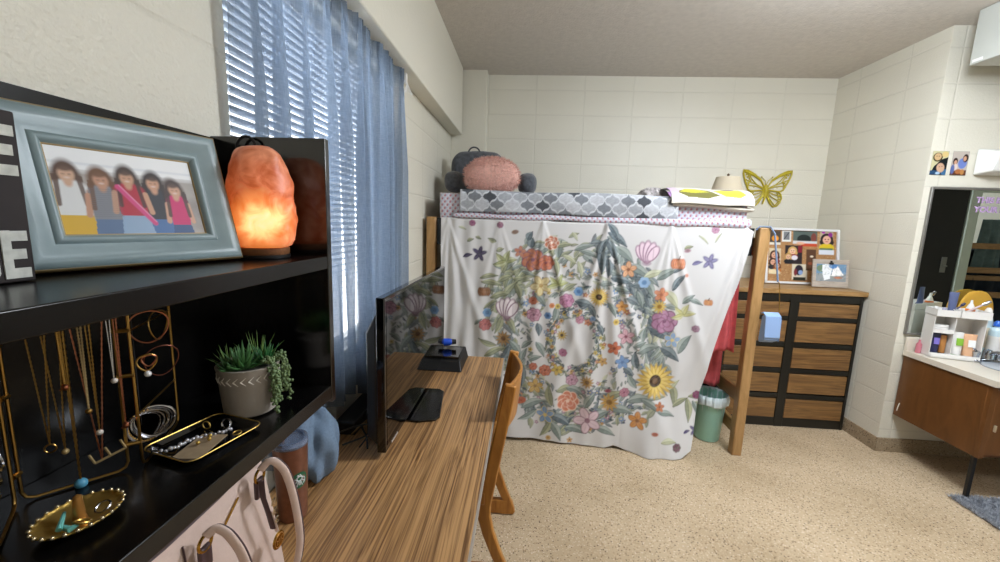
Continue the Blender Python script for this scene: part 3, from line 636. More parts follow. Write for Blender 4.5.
LEAVES = [(-0.248, 1.173, 0.132, 10, 0.03, 0), (-0.227, 1.126, 0.154, -8, 0.035, 0), (-0.139, 1.165, 0.108, 25, 0.036, 0), (-0.103, 1.091, 0.14, 50, 0.042, 0), (-0.169, 1.046, 0.144, 15, 0.036, 0), (-0.048, 1.079, 0.112, -70, 0.042, 0), (-0.236, 0.98, 0.112, 35, 0.021, 0), (0.12, 1.371, 0.108, 30, 0.042, 1), (0.218, 1.375, 0.112, 80, 0.049, 1), (0.199, 1.254, 0.12, -80, 0.036, 0), (0.322, 1.299, 0.108, 60, 0.03, 0), (0.358, 1.247, 0.12, -75, 0.03, 3), (0.25, 1.402, 0.12, 10, 0.03, 0), (0.417, 1.349, 0.144, -20, 0.03, 1), (0.484, 1.319, 0.196, -80, 0.056, 2), (0.551, 1.388, 0.156, -60, 0.048, 2), (0.503, 1.412, 0.126, 60, 0.042, 2), (0.591, 1.455, 0.168, -35, 0.048, 2), (0.643, 1.358, 0.168, -40, 0.056, 1), (0.749, 1.25, 0.168, -30, 0.056, 1), (0.381, 1.394, 0.14, 15, 0.035, 1), (0.561, 1.505, 0.14, -55, 0.042, 2), (0.54, 1.268, 0.132, -85, 0.042, 2), (0.637, 1.185, 0.154, -15, 0.049, 2), (0.824, 1.133, 0.144, -60, 0.048, 1), (0.765, 1.063, 0.12, -70, 0.042, 1), (0.847, 1.235, 0.14, 20, 0.042, 3), (0.93, 1.238, 0.154, 30, 0.049, 1), (0.972, 1.073, 0.156, -50, 0.054, 3), (1.012, 1.189, 0.14, 55, 0.042, 2), (0.916, 0.831, 0.182, -30, 0.063, 2), (0.847, 0.722, 0.156, 20, 0.054, 1), (0.995, 0.695, 0.156, -35, 0.06, 2), (1.086, 0.77, 0.156, 60, 0.054, 1), (0.818, 0.825, 0.112, 80, 0.042, 1), (1.087, 1.078, 0.098, 40, 0.035, 1), (1.134, 1.06, 0.098, -20, 0.028, 1), (1.004, 1.274, 0.084, 30, 0.03, 2), (0.029, 0.711, 0.098, 40, 0.035, 1), (-0.191, 0.648, 0.168, 25, 0.042, 0), (-0.249, 0.717, 0.14, 160, 0.035, 0), (-0.052, 0.671, 0.168, -55, 0.042, 1), (-0.094, 0.847, 0.14, -60, 0.042, 0), (-0.176, 0.842, 0.14, -110, 0.042, 0), (-0.21, 0.589, 0.126, -160, 0.035, 0), (-0.01, 0.491, 0.182, -80, 0.056, 2), (0.012, 0.638, 0.096, 70, 0.036, 1), (-0.1, 0.449, 0.168, -95, 0.049, 2), (0.091, 0.276, 0.182, 20, 0.056, 1), (0.052, 0.198, 0.154, -150, 0.042, 1), (0.206, 0.358, 0.154, 100, 0.049, 0), (0.285, 0.176, 0.168, -30, 0.056, 2), (0.395, 0.109, 0.156, -10, 0.048, 1), (0.254, 0.098, 0.16, -60, 0.056, 1), (0.56, 0.233, 0.154, 30, 0.049, 1), (0.596, 0.123, 0.154, -20, 0.049, 1), (0.183, 0.109, 0.14, -120, 0.042, 0), (0.484, 0.339, 0.14, 60, 0.049, 1), (0.694, 0.28, 0.182, -10, 0.056, 1), (0.652, 0.387, 0.154, 30, 0.049, 0), (0.824, 0.362, 0.182, 10, 0.056, 1), (0.758, 0.503, 0.14, 120, 0.042, 1), (0.894, 0.33, 0.154, -30, 0.042, 1), (1.035, 0.412, 0.168, -80, 0.049, 0), (1.093, 0.365, 0.126, 30, 0.035, 0), (1.145, 0.311, 0.168, -85, 0.049, 0), (1.236, 0.397, 0.182, -5, 0.042, 0), (1.263, 0.333, 0.154, -25, 0.042, 0), (1.197, 0.329, 0.098, -70, 0.028, 1), (1.035, 0.484, 0.108, 50, 0.036, 3), (0.993, 0.285, 0.126, -15, 0.035, 1), (0.773, 0.647, 0.126, 100, 0.049, 2), (0.727, 0.559, 0.096, -40, 0.042, 2), (0.791, 0.754, 0.098, 20, 0.035, 1), (0.288, 1.311, 0.112, -30, 0.028, 3), (0.031, 1.414, 0.07, 80, 0.049, 2), (0.016, 1.46, 0.07, 60, 0.042, 2), (-0.142, 1.239, 0.084, 60, 0.035, 0), (0.103, 1.031, 0.126, -50, 0.042, 1), (0.406, 1.012, 0.14, -15, 0.049, 2), (0.456, 0.966, 0.096, -60, 0.036, 2), (0.299, 1.123, 0.112, 30, 0.035, 0), (0.209, 0.933, 0.112, -100, 0.042, 1), (0.517, 0.844, 0.098, -60, 0.035, 2), (0.1, 0.822, 0.096, -80, 0.042, 2), (0.12, 0.68, 0.126, -60, 0.042, 1), (0.089, 0.614, 0.098, 20, 0.035, 1), (0.642, 1.125, 0.098, -10, 0.035, 1), (0.587, 0.986, 0.112, -60, 0.035, 1), (0.712, 0.91, 0.072, 60, 0.024, 1), (-0.002, 0.307, 0.112, 110, 0.042, 1), (0.314, 0.402, 0.14, 10, 0.049, 0), (-0.315, 0.857, 0.07, 40, 0.021, 1), (0.377, 0.391, 0.126, -20, 0.049, 1), (1.183, 0.001, 0.07, -10, 0.021, 3), (1.01, 0.108, 0.108, 0, 0.036, 3), (-0.384, 1.418, 0.049, 20, 0.021, 0), (-0.33, 1.434, 0.042, -20, 0.018, 0), (-0.236, 1.424, 0.063, 160, 0.028, 0), (-0.18, 1.359, 0.056, 20, 0.028, 0), (-0.44, 1.496, 0.056, -20, 0.014, 3), (1.053, 1.42, 0.06, 20, 0.024, 0), (1.233, 1.491, 0.072, 60, 0.012, 3), (1.141, 1.475, 0.084, -40, 0.012, 3)]

tones = [('8f9474', 'b3b58f', '48523a'), ('7c8a84', 'a9b3ab', '3b4a48'), ('56656c', '8b999d', '232e38'), ('bcbf99', 'd6d7ba', '7d8460')]
cv = Canvas(-.62, 1.47, -.02, 1.60, .0046, 'd2d0cf')
rn = random.Random(11)
HX, HZ = .352, .745
def small_bloom(c, x, y, r):
    col, e, cc = rn.choice([('d9a85a', '9a6a2c', '6a4020'), ('c9795a', '8a4030', 'e0c070'), ('b98aa4', '7c4a68', 'e0d0c0'), ('7c9cc6', '50709c', 'e0d080'), ('e0c85a', 'a88a2c', '6a4a20'), ('dccfc9', 'a08a8c', 'c9a04a'), ('6f7c9a', '454f70', 'c0b070')])
    c.petals(x, y, r, 5, .32, col, e, cc, .28, rn.uniform(0, 6))
def twigs(n, fr, lenr, tone_w, al=.9):
    for _ in range(n):
        x, y, a = fr(); t = rn.choice(tone_w); ln = rn.uniform(*lenr); cv.leaf(x, y, ln, a, ln*rn.uniform(.26, .4), tones[t], al)
def ring(r0, r1, squash=1.15):
    def f():
        a = rn.uniform(0, 2*pi); r = rn.uniform(r0, r1)
        return HX+r*cos(a), HZ+r*sin(a)*squash, a+pi/2+rn.uniform(-1.2, 1.2)
    return f
twigs(150, ring(.31, .47, 1.12), (.04, .08), [1, 1, 0, 2, 3], .7)
twigs(130, ring(.30, .43, 1.12), (.025, .055), [2, 1, 0, 1], .85)
for _ in range(60):
    x, y, a = ring(.30, .48, 1.12)(); small_bloom(cv, x, y, rn.uniform(.012, .022))
# outer sprays: broad bands upper left, top, right and bottom
def band(pts, w):
    P_ = np.array(pts, float)
    def f():
        k = rn.randrange(len(P_)-1); t = rn.random(); p = P_[k]*(1-t)+P_[k+1]*t; d = P_[k+1]-P_[k]
        return p[0]+rn.gauss(0, w), p[1]+rn.gauss(0, w), math.atan2(d[1], d[0])+rn.uniform(-1.1, 1.1)
    return f
twigs(90, band([(-.15, 1.05), (-.05, 1.25), (.15, 1.38), (.36, 1.40)], .05), (.05, .11), [0, 0, 1, 3], .85)
twigs(70, band([(-.20, .85), (-.12, 1.1), (0., 1.2)], .05), (.05, .11), [0, 1, 0], .8)
twigs(80, band([(.50, 1.42), (.64, 1.25), (.78, 1.10), (.88, .95)], .05), (.06, .14), [2, 1, 2, 1], .85)
twigs(80, band([(.80, 1.0), (.92, .80), (.88, .62), (.95, .5)], .055), (.06, .12), [1, 2, 3, 1], .8)
twigs(110, band([(-.05, .40), (.15, .22), (.36, .16), (.60, .24), (.80, .34), (.95, .42)], .05), (.05, .10), [0, 1, 0, 2], .85)
twigs(60, band([(-.12, .80), (-.10, .60), (-.05, .42)], .04), (.06, .13), [0, 1, 2], .8)
for _ in range(40):
    x, y, a = band([(-.05, .40), (.15, .22), (.36, .16), (.60, .24), (.80, .34)], .05)(); small_bloom(cv, x, y, rn.uniform(.010, .02))
# bare ring and inner wreath
for k in range(70):
    a = 2*pi*k/70; r = rn.uniform(.21, .245); cv.ell(HX+r*cos(a), HZ+r*1.15*sin(a), .03, .03, 'd2d0cf', 0, .55, .02)
twigs(260, ring(.135, .205, 1.28), (.022, .05), [1, 2, 0, 1, 3], .95)
for _ in range(75):
    x, y, a = ring(.135, .205, 1.28)(); small_bloom(cv, x, y, rn.uniform(.008, .016))
cv.ell(HX, HZ, .118, .168, 'd2d0cf', 0, 1, .012)
for _ in range(170):
    x, y, a = rn.choice([ring(.29, .46, 1.12), ring(.13, .21, 1.28), band([(.50, 1.42), (.64, 1.25), (.78, 1.10), (.88, .95)], .06), band([(-.05, .40), (.15, .22), (.36, .16), (.60, .24), (.80, .34)], .05)])(); ln = rn.uniform(.015, .04); cv.leaf(x, y, ln, a, ln*.4, ('4a5a62', '6d7d80', '262f38'), .9)
for x, y, ln, a, w, t in LEAVES: cv.leaf(x, y, ln, radians(a), w, tones[t])
for k, x, y, r, a, b in BLOOMS:
    if k == 'rose':
        n = 7
        for i in range(n): q = 2*pi*i/n; cv.ell(x+cos(q)*r*.55, y+sin(q)*r*.5, r*.52, r*.46, b, q); cv.ell(x+cos(q)*r*.55, y+sin(q)*r*.5, r*.44, r*.38, a, q)
        for i in range(5): q = 2*pi*i/5+.5; cv.ell(x+cos(q)*r*.25, y+sin(q)*r*.25, r*.36, r*.3, b, q, .8); cv.ell(x+cos(q)*r*.27, y+sin(q)*r*.27, r*.3, r*.24, a, q)
        cv.ell(x, y, r*.16, None, b)
    elif k == 'petal5': cv.petals(x, y, r*1.1, 5, .34, a, b, b, .2, rn.uniform(0, 1))
    elif k == 'daisy': cv.petals(x, y, r*1.15, 11, .16, a, b, b, .34)
    elif k == 'sunfl':
        cv.petals(x, y, r*1.15, 20, .11, a, 'a87c1c', b, 0); cv.petals(x, y, r*.95, 16, .12, 'f0d468', 'b88a20', b, 0, .2); cv.ell(x, y, r*.42, None, b); cv.ell(x, y, r*.2, None, '7a5a3c')
    elif k == 'tulip':
        for q, l in ((-.9, .9), (-.45, 1.1), (0, 1.2), (.45, 1.1), (.9, .9)):
            cx, cy = x+sin(q)*r*.55, y+cos(q)*r*.25
            cv.ell(cx, cy, r*.34, r*.72*l, b, -q*.6+0); cv.ell(cx, cy, r*.26, r*.64*l, a, -q*.6); cv.line((cx, cy-r*.5), (cx, cy+r*.3), .004, b, .5)
        cv.ell(x, y-r*.55, r*.35, r*.2, b, 0, .5)
    elif k == 'pumpkin':
        for q in (-.55, .55, -.25, .25, 0): cv.ell(x+q*r, y, r*.36, r*.62, b); cv.ell(x+q*r, y, r*.29, r*.55, a)
        cv.line((x, y+r*.5), (x+r*.15, y+r*.95), .006, '5a4a2c')
    elif k == 'bird':
        for q in (.3, 1.3, 2.5, 4.0, 5.2): cv.ell(x+cos(q)*r*.5, y+sin(q)*r*.5, r*.6, r*.28, b, q); cv.ell(x+cos(q)*r*.5, y+sin(q)*r*.5, r*.45, r*.18, a, q)
        cv.leaf(x-r*1.6, y-r*.3, r*1.4, .3, r*.5, (a, b, b))
    elif k == 'leafy':
        for q in (.2, 1.2, 2.4, 3.4): cv.leaf(x+cos(q)*r*.6, y+sin(q)*r*.6, r*1.5, q, r*.6, (a, 'c9cba4', b))
    elif k == 'blob': cv.ell(x, y, r, r*.6, a, .2); cv.ell(x, y, r*.5, r*.25, b, .2, .5)
    else:
        for i in range(6): cv.ell(x+cos(i*1.05)*r*.5, y+sin(i*1.05)*r*.5, r*.42, None, a); 
        cv.ell(x, y, r*.4, None, b)
# soft watercolour look of the print: paler pigment with small tonal drift
nzz = .94+.06*np.sin(cv.X*83+4*np.sin(cv.Y*41))*np.sin(cv.Y*97+3*np.sin(cv.X*37))
bgc = np.array(lin('d2d0cf')); gry = cv.C.mean(2, keepdims=True); cvC = cv.C*.86+gry*.14; cv.C[:] = bgc+(cvC-bgc)*(nzz[..., None]*1.02)
# hanging cloth: warps the flat print into folds, skewed right edge, swept hem on the floor
PINS = [-.54, -.19, .10, .52, .93, 1.40]
def xr_(v): return np.interp(v, [0, .05, .26, .48, .70, .92, 1], [1.452, 1.44, 1.372, 1.297, 1.23, 1.185, 1.16])
def xl_(v): return np.interp(v, [0, .5, 1], [-.585, -.572, -.50])
def zb_(X): return np.interp(X, [-.6, .0, .35, .60, .66, .80, 1.0, 1.10, 1.17], [.03, .030, .012, .006, .028, -.01, -.01, .004, .05])
def pos_tap(X, Z):
    v = np.clip((1.565-Z)/1.56, 0, 1)
    y = 2.690+0*X
    # gathers fanning out under each pin
    for i, p in enumerate(PINS):
        for k, (sl, am) in enumerate(((-.30, .024), (-.05, .030), (.16, .022), (.42, .026))):
            c = p+sl*v*1.2; wd = .010+.055*v
            y = y-am*[.7, .35, .6, 1.0, .5, .8][i]*np.exp(-((X-c)/wd)**2)*np.clip(v*6+.15, 0, 1)*(1-.35*v)
    # loose swag sag between pins near the top
    y = y+.006*np.sin(X*17+2*Z)*v+.008*np.sin(X*6.3+1)*v
    # large fold across the right half
    d = (X-(1.42-.55*v))/.07; y = y-.035*np.exp(-d*d)*v
    d = (X-(.55+.30*v))/.10; y = y-.026*np.exp(-d*d)*v
    # left part hangs in straight pleats
    lf = np.clip((-.15-X)/.35, 0, 1); y = y-.016*lf*np.sin(X*62+2*v)*(.4+.6*v)
    # the lower right is pulled forward and rests on the floor
    fr = np.clip((X-.70)/.25, 0, 1)*np.clip((v-.72)/.28, 0, 1)**1.4
    y = y-.11*fr
    y = y-.02*np.clip((v-.8)/.2, 0, 1)*(1-fr)
    z = np.maximum(np.maximum(Z, zb_(X)), .004); X = np.clip(X, xl_(v), xr_(v))
    top = np.clip((Z-1.555)/.02, 0, 1); y = y+.012*top
    return np.stack([X, np.minimum(y, 2.708), z], 1)
def mask_tap(X, Z):
    v = np.clip((1.565-Z)/1.56, 0, 1)
    xr, xl, zb = xr_(v)+.0046, xl_(v)-.0046, zb_(X)-.0046
    zt = 1.566-.006*np.sin(X*5)**2-.02*np.clip((X-1.41)/.04, 0, 1)
    return (X < xr) & (X > xl) & (Z > zb) & (Z < zt)
tp = canvas_obj(cv, pos_tap, 'tapestry', None, vcol('printed_cotton', .9, weave=0, sheen=.1), mask=mask_tap, thick=.0016)
tag(tp, 'white cloth tapestry printed with flower wreaths hanging from the bed to the floor', 'tapestry')

# red garment and black garment hanging inside the bed end
def drape(name, x0, x1, y, z0, z1, folds, amp, m, label, cat, dirv=(1, 0), seed=1):
    rn = random.Random(seed); p1, p2 = rn.uniform(0, 6), rn.uniform(0, 6)
    def f(u, v):
        z = z1+(z0-z1)*v; s = (x1-x0)*(.5+(u-.5)*(.82+.18*v))
        off = amp*sin(u*folds*2*pi+p1+v)*(.4+.6*v)+amp*.4*sin(u*folds*5+p2)
        zz = z+.012*sin(u*9+p2)*v
        return (x0+s*dirv[0]-off*dirv[1], y+s*dirv[1]+off*dirv[0], zz)
    mb = MB(); mb.grid(f, 60, 30); mb.open = True
    o = mb.build(name, m, solid=.003, angle=180); return tag(o, label, cat)
red = mat('coral_red_cloth', 'c8565a', .85, noise=.12, nscale=25)
drape('hanging_garment', 1.22, 1.468, 2.80, .70, 1.46, 3.2, .014, red, 'coral red garment hanging between the tapestry and the bed post', 'clothing', seed=4)
drape('hanging_garment', 1.30, 1.47, 2.93, .40, 1.44, 2.4, .012, red, 'longer red garment hanging behind the coral red one', 'clothing', seed=6)
drape('hanging_garment', 1.00, 1.47, 3.07, .12, 1.44, 3, .02, mat('black_cloth', '131314', .9), 'black garment hanging under the bed behind the red clothes', 'clothing', seed=9)

# waste bin
bn = thing('waste_bin', (1.402, 2.90, 0), 'teal plastic waste bin with a pale liner beside the bed post', 'bin')
teal = mat('teal_plastic', 'a0d4c6', .35)
MB().lathe([(.0, .004), (.082, .004), (.086, .012), (.108, .335), (.112, .345), (.108, .348), (.104, .335), (.082, .016), (0, .014)], (1.402, 2.90, 0), 40).build('tub', teal, bn)
lin_m = mat('bag_liner', 'd5e4e8', .4)
pr = MB()
def linr(u, v):
    a = u*2*pi
    prof = np.interp(v, [0, .25, .3, .36, 1], [.119, .123, .118, .108, .085]); zz = np.interp(v, [0, .25, .3, .36, 1], [.285, .33, .358, .352, .10])
    r = prof+.0025*sin(a*17)+.002*sin(a*31+4*v)
    return (1.402+r*cos(a), 2.90+r*sin(a), zz+.006*sin(a*5)*(v < .25))
pr.grid(linr, 96, 20); pr.open = True; pr.build('liner', lin_m, bn, solid=.001)

# =============================================================== DRESSER + ITEMS
dw = wood('dresser_oak', '8f6a3e', '593c20', 'x', 1.0, .42, 1.0, bands=70, stretch=2.2, warp=5)
dwt = wood('dresser_top_oak', 'a98455', '80602f', 'x', 1.0, .35, 1.0, bands=40)
dr = thing('dresser', (2.02, 3.45, 0), 'wide black framed dresser with ten oak drawer fronts in the corner', 'dresser')
DX0, DX1, DY0, DY1 = 1.56, 2.555, 3.15, 3.76
MB().box(DX0+.02, DX1-.02, DY0+.04, DY1, 0, .07).build('plinth', black, dr)
c = MB(); c.box(DX0, DX1, DY0+.02, DY1, .065, 1.075); c.build('carcass', black, dr, bevel=.002)
MB().box(DX0-.01, DX1+.02, DY0-.015, DY1+.02, 1.078, 1.115).build('top', dwt, dr, bevel=.004)
rows = [(.075, .235), (.285, .445), (.49, .655), (.70, .870), (.905, 1.015)]
mb = MB()
for z in (.238, .448, .658, .873, 1.02): mb.box(DX0, DX1, DY0, DY0+.02, z, z+.036 if z < 1 else 1.075)
mb.box(DX0, DX1, DY0, DY0+.02, .0, .072)
for x0, x1 in ((DX0, DX0+.022), (2.03, 2.095), (DX1-.02, DX1)): mb.box(x0, x1, DY0-.004, DY0+.018, .0, 1.072)
mb.build('face_frame', black, dr, bevel=.002)
for x0, x1 in ((DX0+.026, 2.026), (2.099, DX1-.024)):
    for z0, z1 in rows:
        MB().box(x0, x1, DY0-.003, DY0+.019, z0, z1-.004).build('drawer_front', dw, dr, bevel=.003)

# cork board with pinned photos, leaning on the wall
def frame_on(center_fn): pass
cb = thing('photo_board', (2.27, 3.45, 1.115), 'white framed cork board covered in photos leaning behind the small clip frame', 'board')
def leaned(base, L, tilt):
    """plane standing on a surface: base point (left bottom), unit vector along, lean back angle -> pos(a,h,d)"""
    b = np.array(base, float); l = np.array(L, float); l = l/np.linalg.norm(l); n = np.array([-l[1], l[0], 0.])   # n points away from the viewer
    up = n*sin(tilt)+np.array([0, 0, 1.])*cos(tilt); out = np.cross(l, up)   # towards the viewer
    return lambda a, h, d=0: b+l*a+up*h+out*d
def obox(mb, P_, a0, a1, h0, h1, d0, d1):
    vs = [P_(a, h, d) for d in (d0, d1) for h in (h0, h1) for a in (a0, a1)]
    return mb.add(vs, [(0, 2, 3, 1), (4, 5, 7, 6), (0, 1, 5, 4), (2, 6, 7, 3), (0, 4, 6, 2), (1, 3, 7, 5)])
def rect_frame(P_, w, h, b, d0, d1):
    mb = MB(); obox(mb, P_, 0, w, 0, b, d0, d1); obox(mb, P_, 0, w, h-b, h, d0, d1); obox(mb, P_, 0, b, b, h-b, d0, d1); obox(mb, P_, w-b, w, b, h-b, d0, d1); return mb
BW, BH = .60, .46
PB = leaned((2.10, 3.60, 1.118), (1, .30, 0), .20)
PB = leaned((1.975, 3.43, 1.118), (1, .02, 0), .16); BW, BH = .585, .46
rect_frame(PB, BW, BH, .018, 0, .022).build('frame', mat('white_frame', 'dcdcdc', .5), cb, bevel=.003)
cv = Canvas(.015, .515, .015, .46, .004, 'a77d52'); rr = random.Random(2)
for _ in range(900): cv.ell(rr.uniform(0, .53), rr.uniform(0, .47), .004, .003, rr.choice(['8a6038', 'c9a277', 'b98e60']), rr.uniform(0, 3), .8)
def face(c, x, y, r, hair='3a2418', skin='d9a88c', shirt='7a2c34'):
    c.ell(x, y+r*.15, r*1.35, r*1.5, hair); c.ell(x, y-r*.6, r*1.5, r*1.1, hair); c.ell(x, y-r*1.9, r*1.6, r*1.0, shirt); c.ell(x, y, r*.85, r*1.05, skin)
    c.ell(x-r*.33, y+r*.15, r*.14, None, '2c1c18'); c.ell(x+r*.33, y+r*.15, r*.14, None, '2c1c18'); c.ell(x, y-r*.42, r*.3, r*.12, 'b04a4a')
cv.rect(.03, .11, .35, .45, '4a4038'); cv.ell(.07, .385, .025, None, 'e0922c'); cv.rect(.03, .11, .33, .35, 'd8d0c0')
cv.rect(.12, .185, .36, .455, 'dcdcd8'); cv.rect(.13, .175, .375, .445, '77797c'); cv.line((.135, .38), (.17, .44), .006, '33363a')
cv.rect(.20, .375, .37, .455, '57645f'); cv.ell(.28, .385, .05, .04, '1f2826'); cv.ell(.35, .40, .02, .04, '7a4038'); cv.rect(.20, .375, .345, .37, 'c9c9cc'); cv.rect(.26, .375, .325, .35, 'c0482c'); cv.ell(.255, .35, .03, .012, 'd9a88c')
cv.rect(.395, .49, .33, .46, 'b9a890'); face(cv, .445, .385, .034, '2a1c20', 'e0b098', 'd8bc2c'); cv.ell(.47, .43, .016, .02, '8a2c8a'); cv.ell(.42, .45, .012, .012, 'b03ab0'); cv.rect(.395, .49, .285, .315, '4f6f50')
cv.rect(.03, .115, .08, .30, 'cfc0a0'); face(cv, .07, .24, .026, '4a2a1c'); face(cv, .06, .18, .022, '3a2018', 'd9a88c', '2c2c30'); face(cv, .09, .15, .02, '6a3a20', 'cfa080', 'b86a2c'); cv.ell(.07, .10, .04, .02, 'e0d0a8')
cv.rect(.145, .27, .17, .33, '2c2224'); face(cv, .20, .28, .024, 'c9a060', 'e0b898', '8a2434'); face(cv, .17, .23, .02, 'b08a50', 'd9b090', '202024'); cv.ell(.215, .225, .022, .02, 'ddd8e0'); cv.rect(.24, .27, .27, .33, '7a1c2c')
cv.rect(.20, .31, .04, .17, 'd8cfb8'); cv.ell(.25, .12, .03, .045, '2c2430'); cv.ell(.262, .10, .016, .02, '8aa4d0'); cv.ell(.225, .10, .012, .03, '7a2c34'); cv.rect(.21, .30, .03, .06, '2a2c20')
cv.rect(.30, .37, .12, .30, '5a3c28'); cv.ell(.34, .24, .012, .008, 'e8d8c0'); cv.ell(.33, .18, .016, .012, '8a4a30'); cv.rect(.39, .50, .26, .30, 'd8dce4')
canvas_obj(cv, lambda X, Y: np.array([PB(a*BW/.53, h*BH/.475, .008) for a, h in zip(X, Y)]), 'pinned_photos', cb)
cf = thing('clip_photo_frame', (2.40, 3.31, 1.115), 'small weathered wood frame with a clipped photo standing before the cork board', 'picture frame')
PC = leaned((2.27, 3.31, 1.118), (1, -.06, 0), .14); CW, CH = .262, .222
mb = MB(); obox(mb, PC, 0, CW, 0, CH, 0, .014); mb.build('board', wood('weathered_wood', 'b9ada0', '968a7e', 'x', 1.0, .6, 1.2, bands=30), cf, bevel=.003)
cv = Canvas(0, .215, 0, .135, .004, '6d8fb0'); cv.rect(0, .215, 0, .06, '93999a'); cv.ell(.05, .1, .05, .03, '6f8468'); cv.poly([(.04, .13), (.12, .135), (.10, .02), (.06, .005), (.045, .06)], 'e9ecef'); cv.poly([(.12, .10), (.15, .125), (.2, .05), (.11, .04)], 'f2f2f2'); cv.ell(.16, .03, .03, .008, 'c07a5a'); cv.ell(.12, .12, .03, .02, '4f7fb8')
for _ in range(60): cv.ell(rr.uniform(0, .215), rr.uniform(0, .135), .006, .002, rr.choice(['4f6878', 'b8c4cc', '7f8c78']), rr.uniform(0, 3), .6)
canvas_obj(cv, lambda X, Y: np.array([PC(a+.025, h+.05, .0155) for a, h in zip(X, Y)]), 'photo', cf, vcol('glossy_print', .25))
mb = MB(); obox(mb, PC, .115, .145, .182, .198, .014, .022); obox(mb, PC, .122, .138, .196, .212, .014, .018); mb.build('clip', blackmetal, cf, bevel=.002)
# metallic yellow butterfly on the wall
gold_y = mat('olive_yellow_paint', 'b5a428', .45)
bf = MB(); BCX, BCZ = 2.093, 1.905
def wing(sx):
    def rib(pts, w):
        P_ = [np.array([BCX+sx*p[0], 3.79, BCZ+p[1]]) for p in pts]; bf.tube(P_, w, 6, flat=(1, .5) if False else None)
    up = [(.01, .02), (.05, .085), (.11, .135), (.17, .165), (.205, .168), (.205, .14), (.19, .09), (.17, .045), (.15, .0), (.12, -.012), (.06, -.006), (.01, .0)]
    lo = [(.01, -.002), (.06, -.006), (.11, -.012), (.135, -.035), (.145, -.07), (.135, -.11), (.11, -.14), (.08, -.145), (.05, -.115), (.025, -.07), (.005, -.03)]
    rib(up+[up[0]], .0075); rib(lo+[lo[0]], .007)
    rib([(.05, .085), (.10, .12), (.15, .14), (.195, .158)], .011)
    for p in ([(.012, .012), (.08, .045), (.13, .065), (.185, .09)], [(.012, .008), (.08, .03), (.165, .04)], [(.13, .065), (.15, .10), (.17, .15)], [(.08, .045), (.12, .085), (.15, .125)], [(.14, .07), (.155, .04), (.15, .01)],
              [(.01, -.01), (.07, -.035), (.14, -.055)], [(.01, -.015), (.06, -.06), (.135, -.10)], [(.01, -.02), (.04, -.07), (.10, -.14)], [(.01, -.02), (.03, -.06), (.065, -.13)], [(.10, -.02), (.115, -.05), (.12, -.10), (.10, -.13)]):
        rib(p, .0044)
    for p in ((.178, .13), (.165, .11), (.125, -.045), (.128, -.075), (.118, -.105), (.155, .06)): bf.ball((BCX+sx*p[0], 3.79, BCZ+p[1]), (.008, .003, .008), 8)
wing(1); wing(-1)
bf.tube([(BCX, 3.788, BCZ+.045), (BCX, 3.786, BCZ+.02), (BCX, 3.786, BCZ-.03), (BCX+.0, 3.788, BCZ-.075), (BCX-.012, 3.79, BCZ-.125)], [.008, .015, .013, .009, .006], 10)
for sx in (1, -1): bf.tube([(BCX, 3.788, BCZ+.04), (BCX+sx*.014, 3.788, BCZ+.08), (BCX+sx*.045, 3.788, BCZ+.11)], .0025, 6); bf.ball((BCX+sx*.047, 3.788, BCZ+.112), .006, 8)
for sx in (1, -1): bf.tube([(BCX+sx*.10, 3.79, BCZ+.02), (BCX+sx*.10, 3.8, BCZ+.02)], .003, 6)
tag(bf.build('butterfly_ornament', gold_y), 'olive yellow openwork metal butterfly on the back wall', 'wall ornament')

# pale blue shoulder bag hung on the bed post
sb = thing('shoulder_bag', (1.60, 2.66, .82), 'small pale blue shoulder bag hanging from the bed post', 'bag')
pb = mat('pale_blue_leather', '8ca8d2', .4); pbd = mat('blue_leather_side', '5f7ca8', .45)
mb = MB(); mb.prism([(2.60, .85), (2.655, .822), (2.665, .84), (2.655, 1.0), (2.63, 1.012), (2.605, .995)], 'x', 1.545, 1.635); mb.build('body', pb, sb, bevel=.006)
MB().prism([(2.592, .87), (2.600, .86), (2.612, 1.0), (2.64, 1.02), (2.66, 1.012), (2.662, 1.02), (2.64, 1.029), (2.603, 1.008)], 'x', 1.542, 1.638).build('flap', pb, sb, bevel=.003)
MB().box(1.638, 1.648, 2.61, 2.65, .84, .99).build('gusset', pbd, sb, bevel=.004)
MB().tube([(1.64, 2.63, 1.0), (1.625, 2.63, 1.12), (1.612, 2.63, 1.22), (1.60, 2.63, 1.23)], .0028, 6).build('chain', mat('brass', 'b99a5a', .3, 1), sb)
MB().tube([(1.60, 2.63, 1.23), (1.572, 2.63, 1.38), (1.549, 2.64, 1.53), (1.53, 2.66, 1.571), (1.50, 2.68, 1.571), (1.48, 2.69, 1.571), (1.468, 2.70, 1.55)], .008, 8, flat=(1, .5)).build('strap', pb, sb)

# =============================================================== DESK, TV, CHAIR
desk_w = wood('desk_oak_laminate', 'c09462', '684626', 'y', 1.0, .36, .8, bands=150, stretch=.55, warp=4)
desk = thing('desk', (-.41, 1.2, 0), 'long desk with a striped oak laminate top along the window wall', 'desk')
MB().box(-.712, -.108, -.25, 2.27, .722, .75).build('desktop', desk_w, desk, bevel=.002)
MB().box(-.109, -.104, -.25, 2.27, .721, .749).build('edge_band', mat('pale_edge_band', '9b948a', .4), desk)
MB().box(-.66, -.16, .05, .07, .665, .722).box(-.16, -.14, .05, 2.2, .665, .722).box(-.66, -.16, 2.18, 2.2, .665, .722).box(-.68, -.66, .05, 2.2, .665, .722).build('apron', black, desk)
for x0, y0 in ((-.68, 2.16), (-.18, 2.16)): MB().box(x0, x0+.035, y0, y0+.035, 0, .722).build('leg', blackmetal, desk, bevel=.003)
ped = MB().box(-.68, -.155, -.2, 1.18, .05, .70).build('drawer_pedestal', black, desk, bevel=.002)
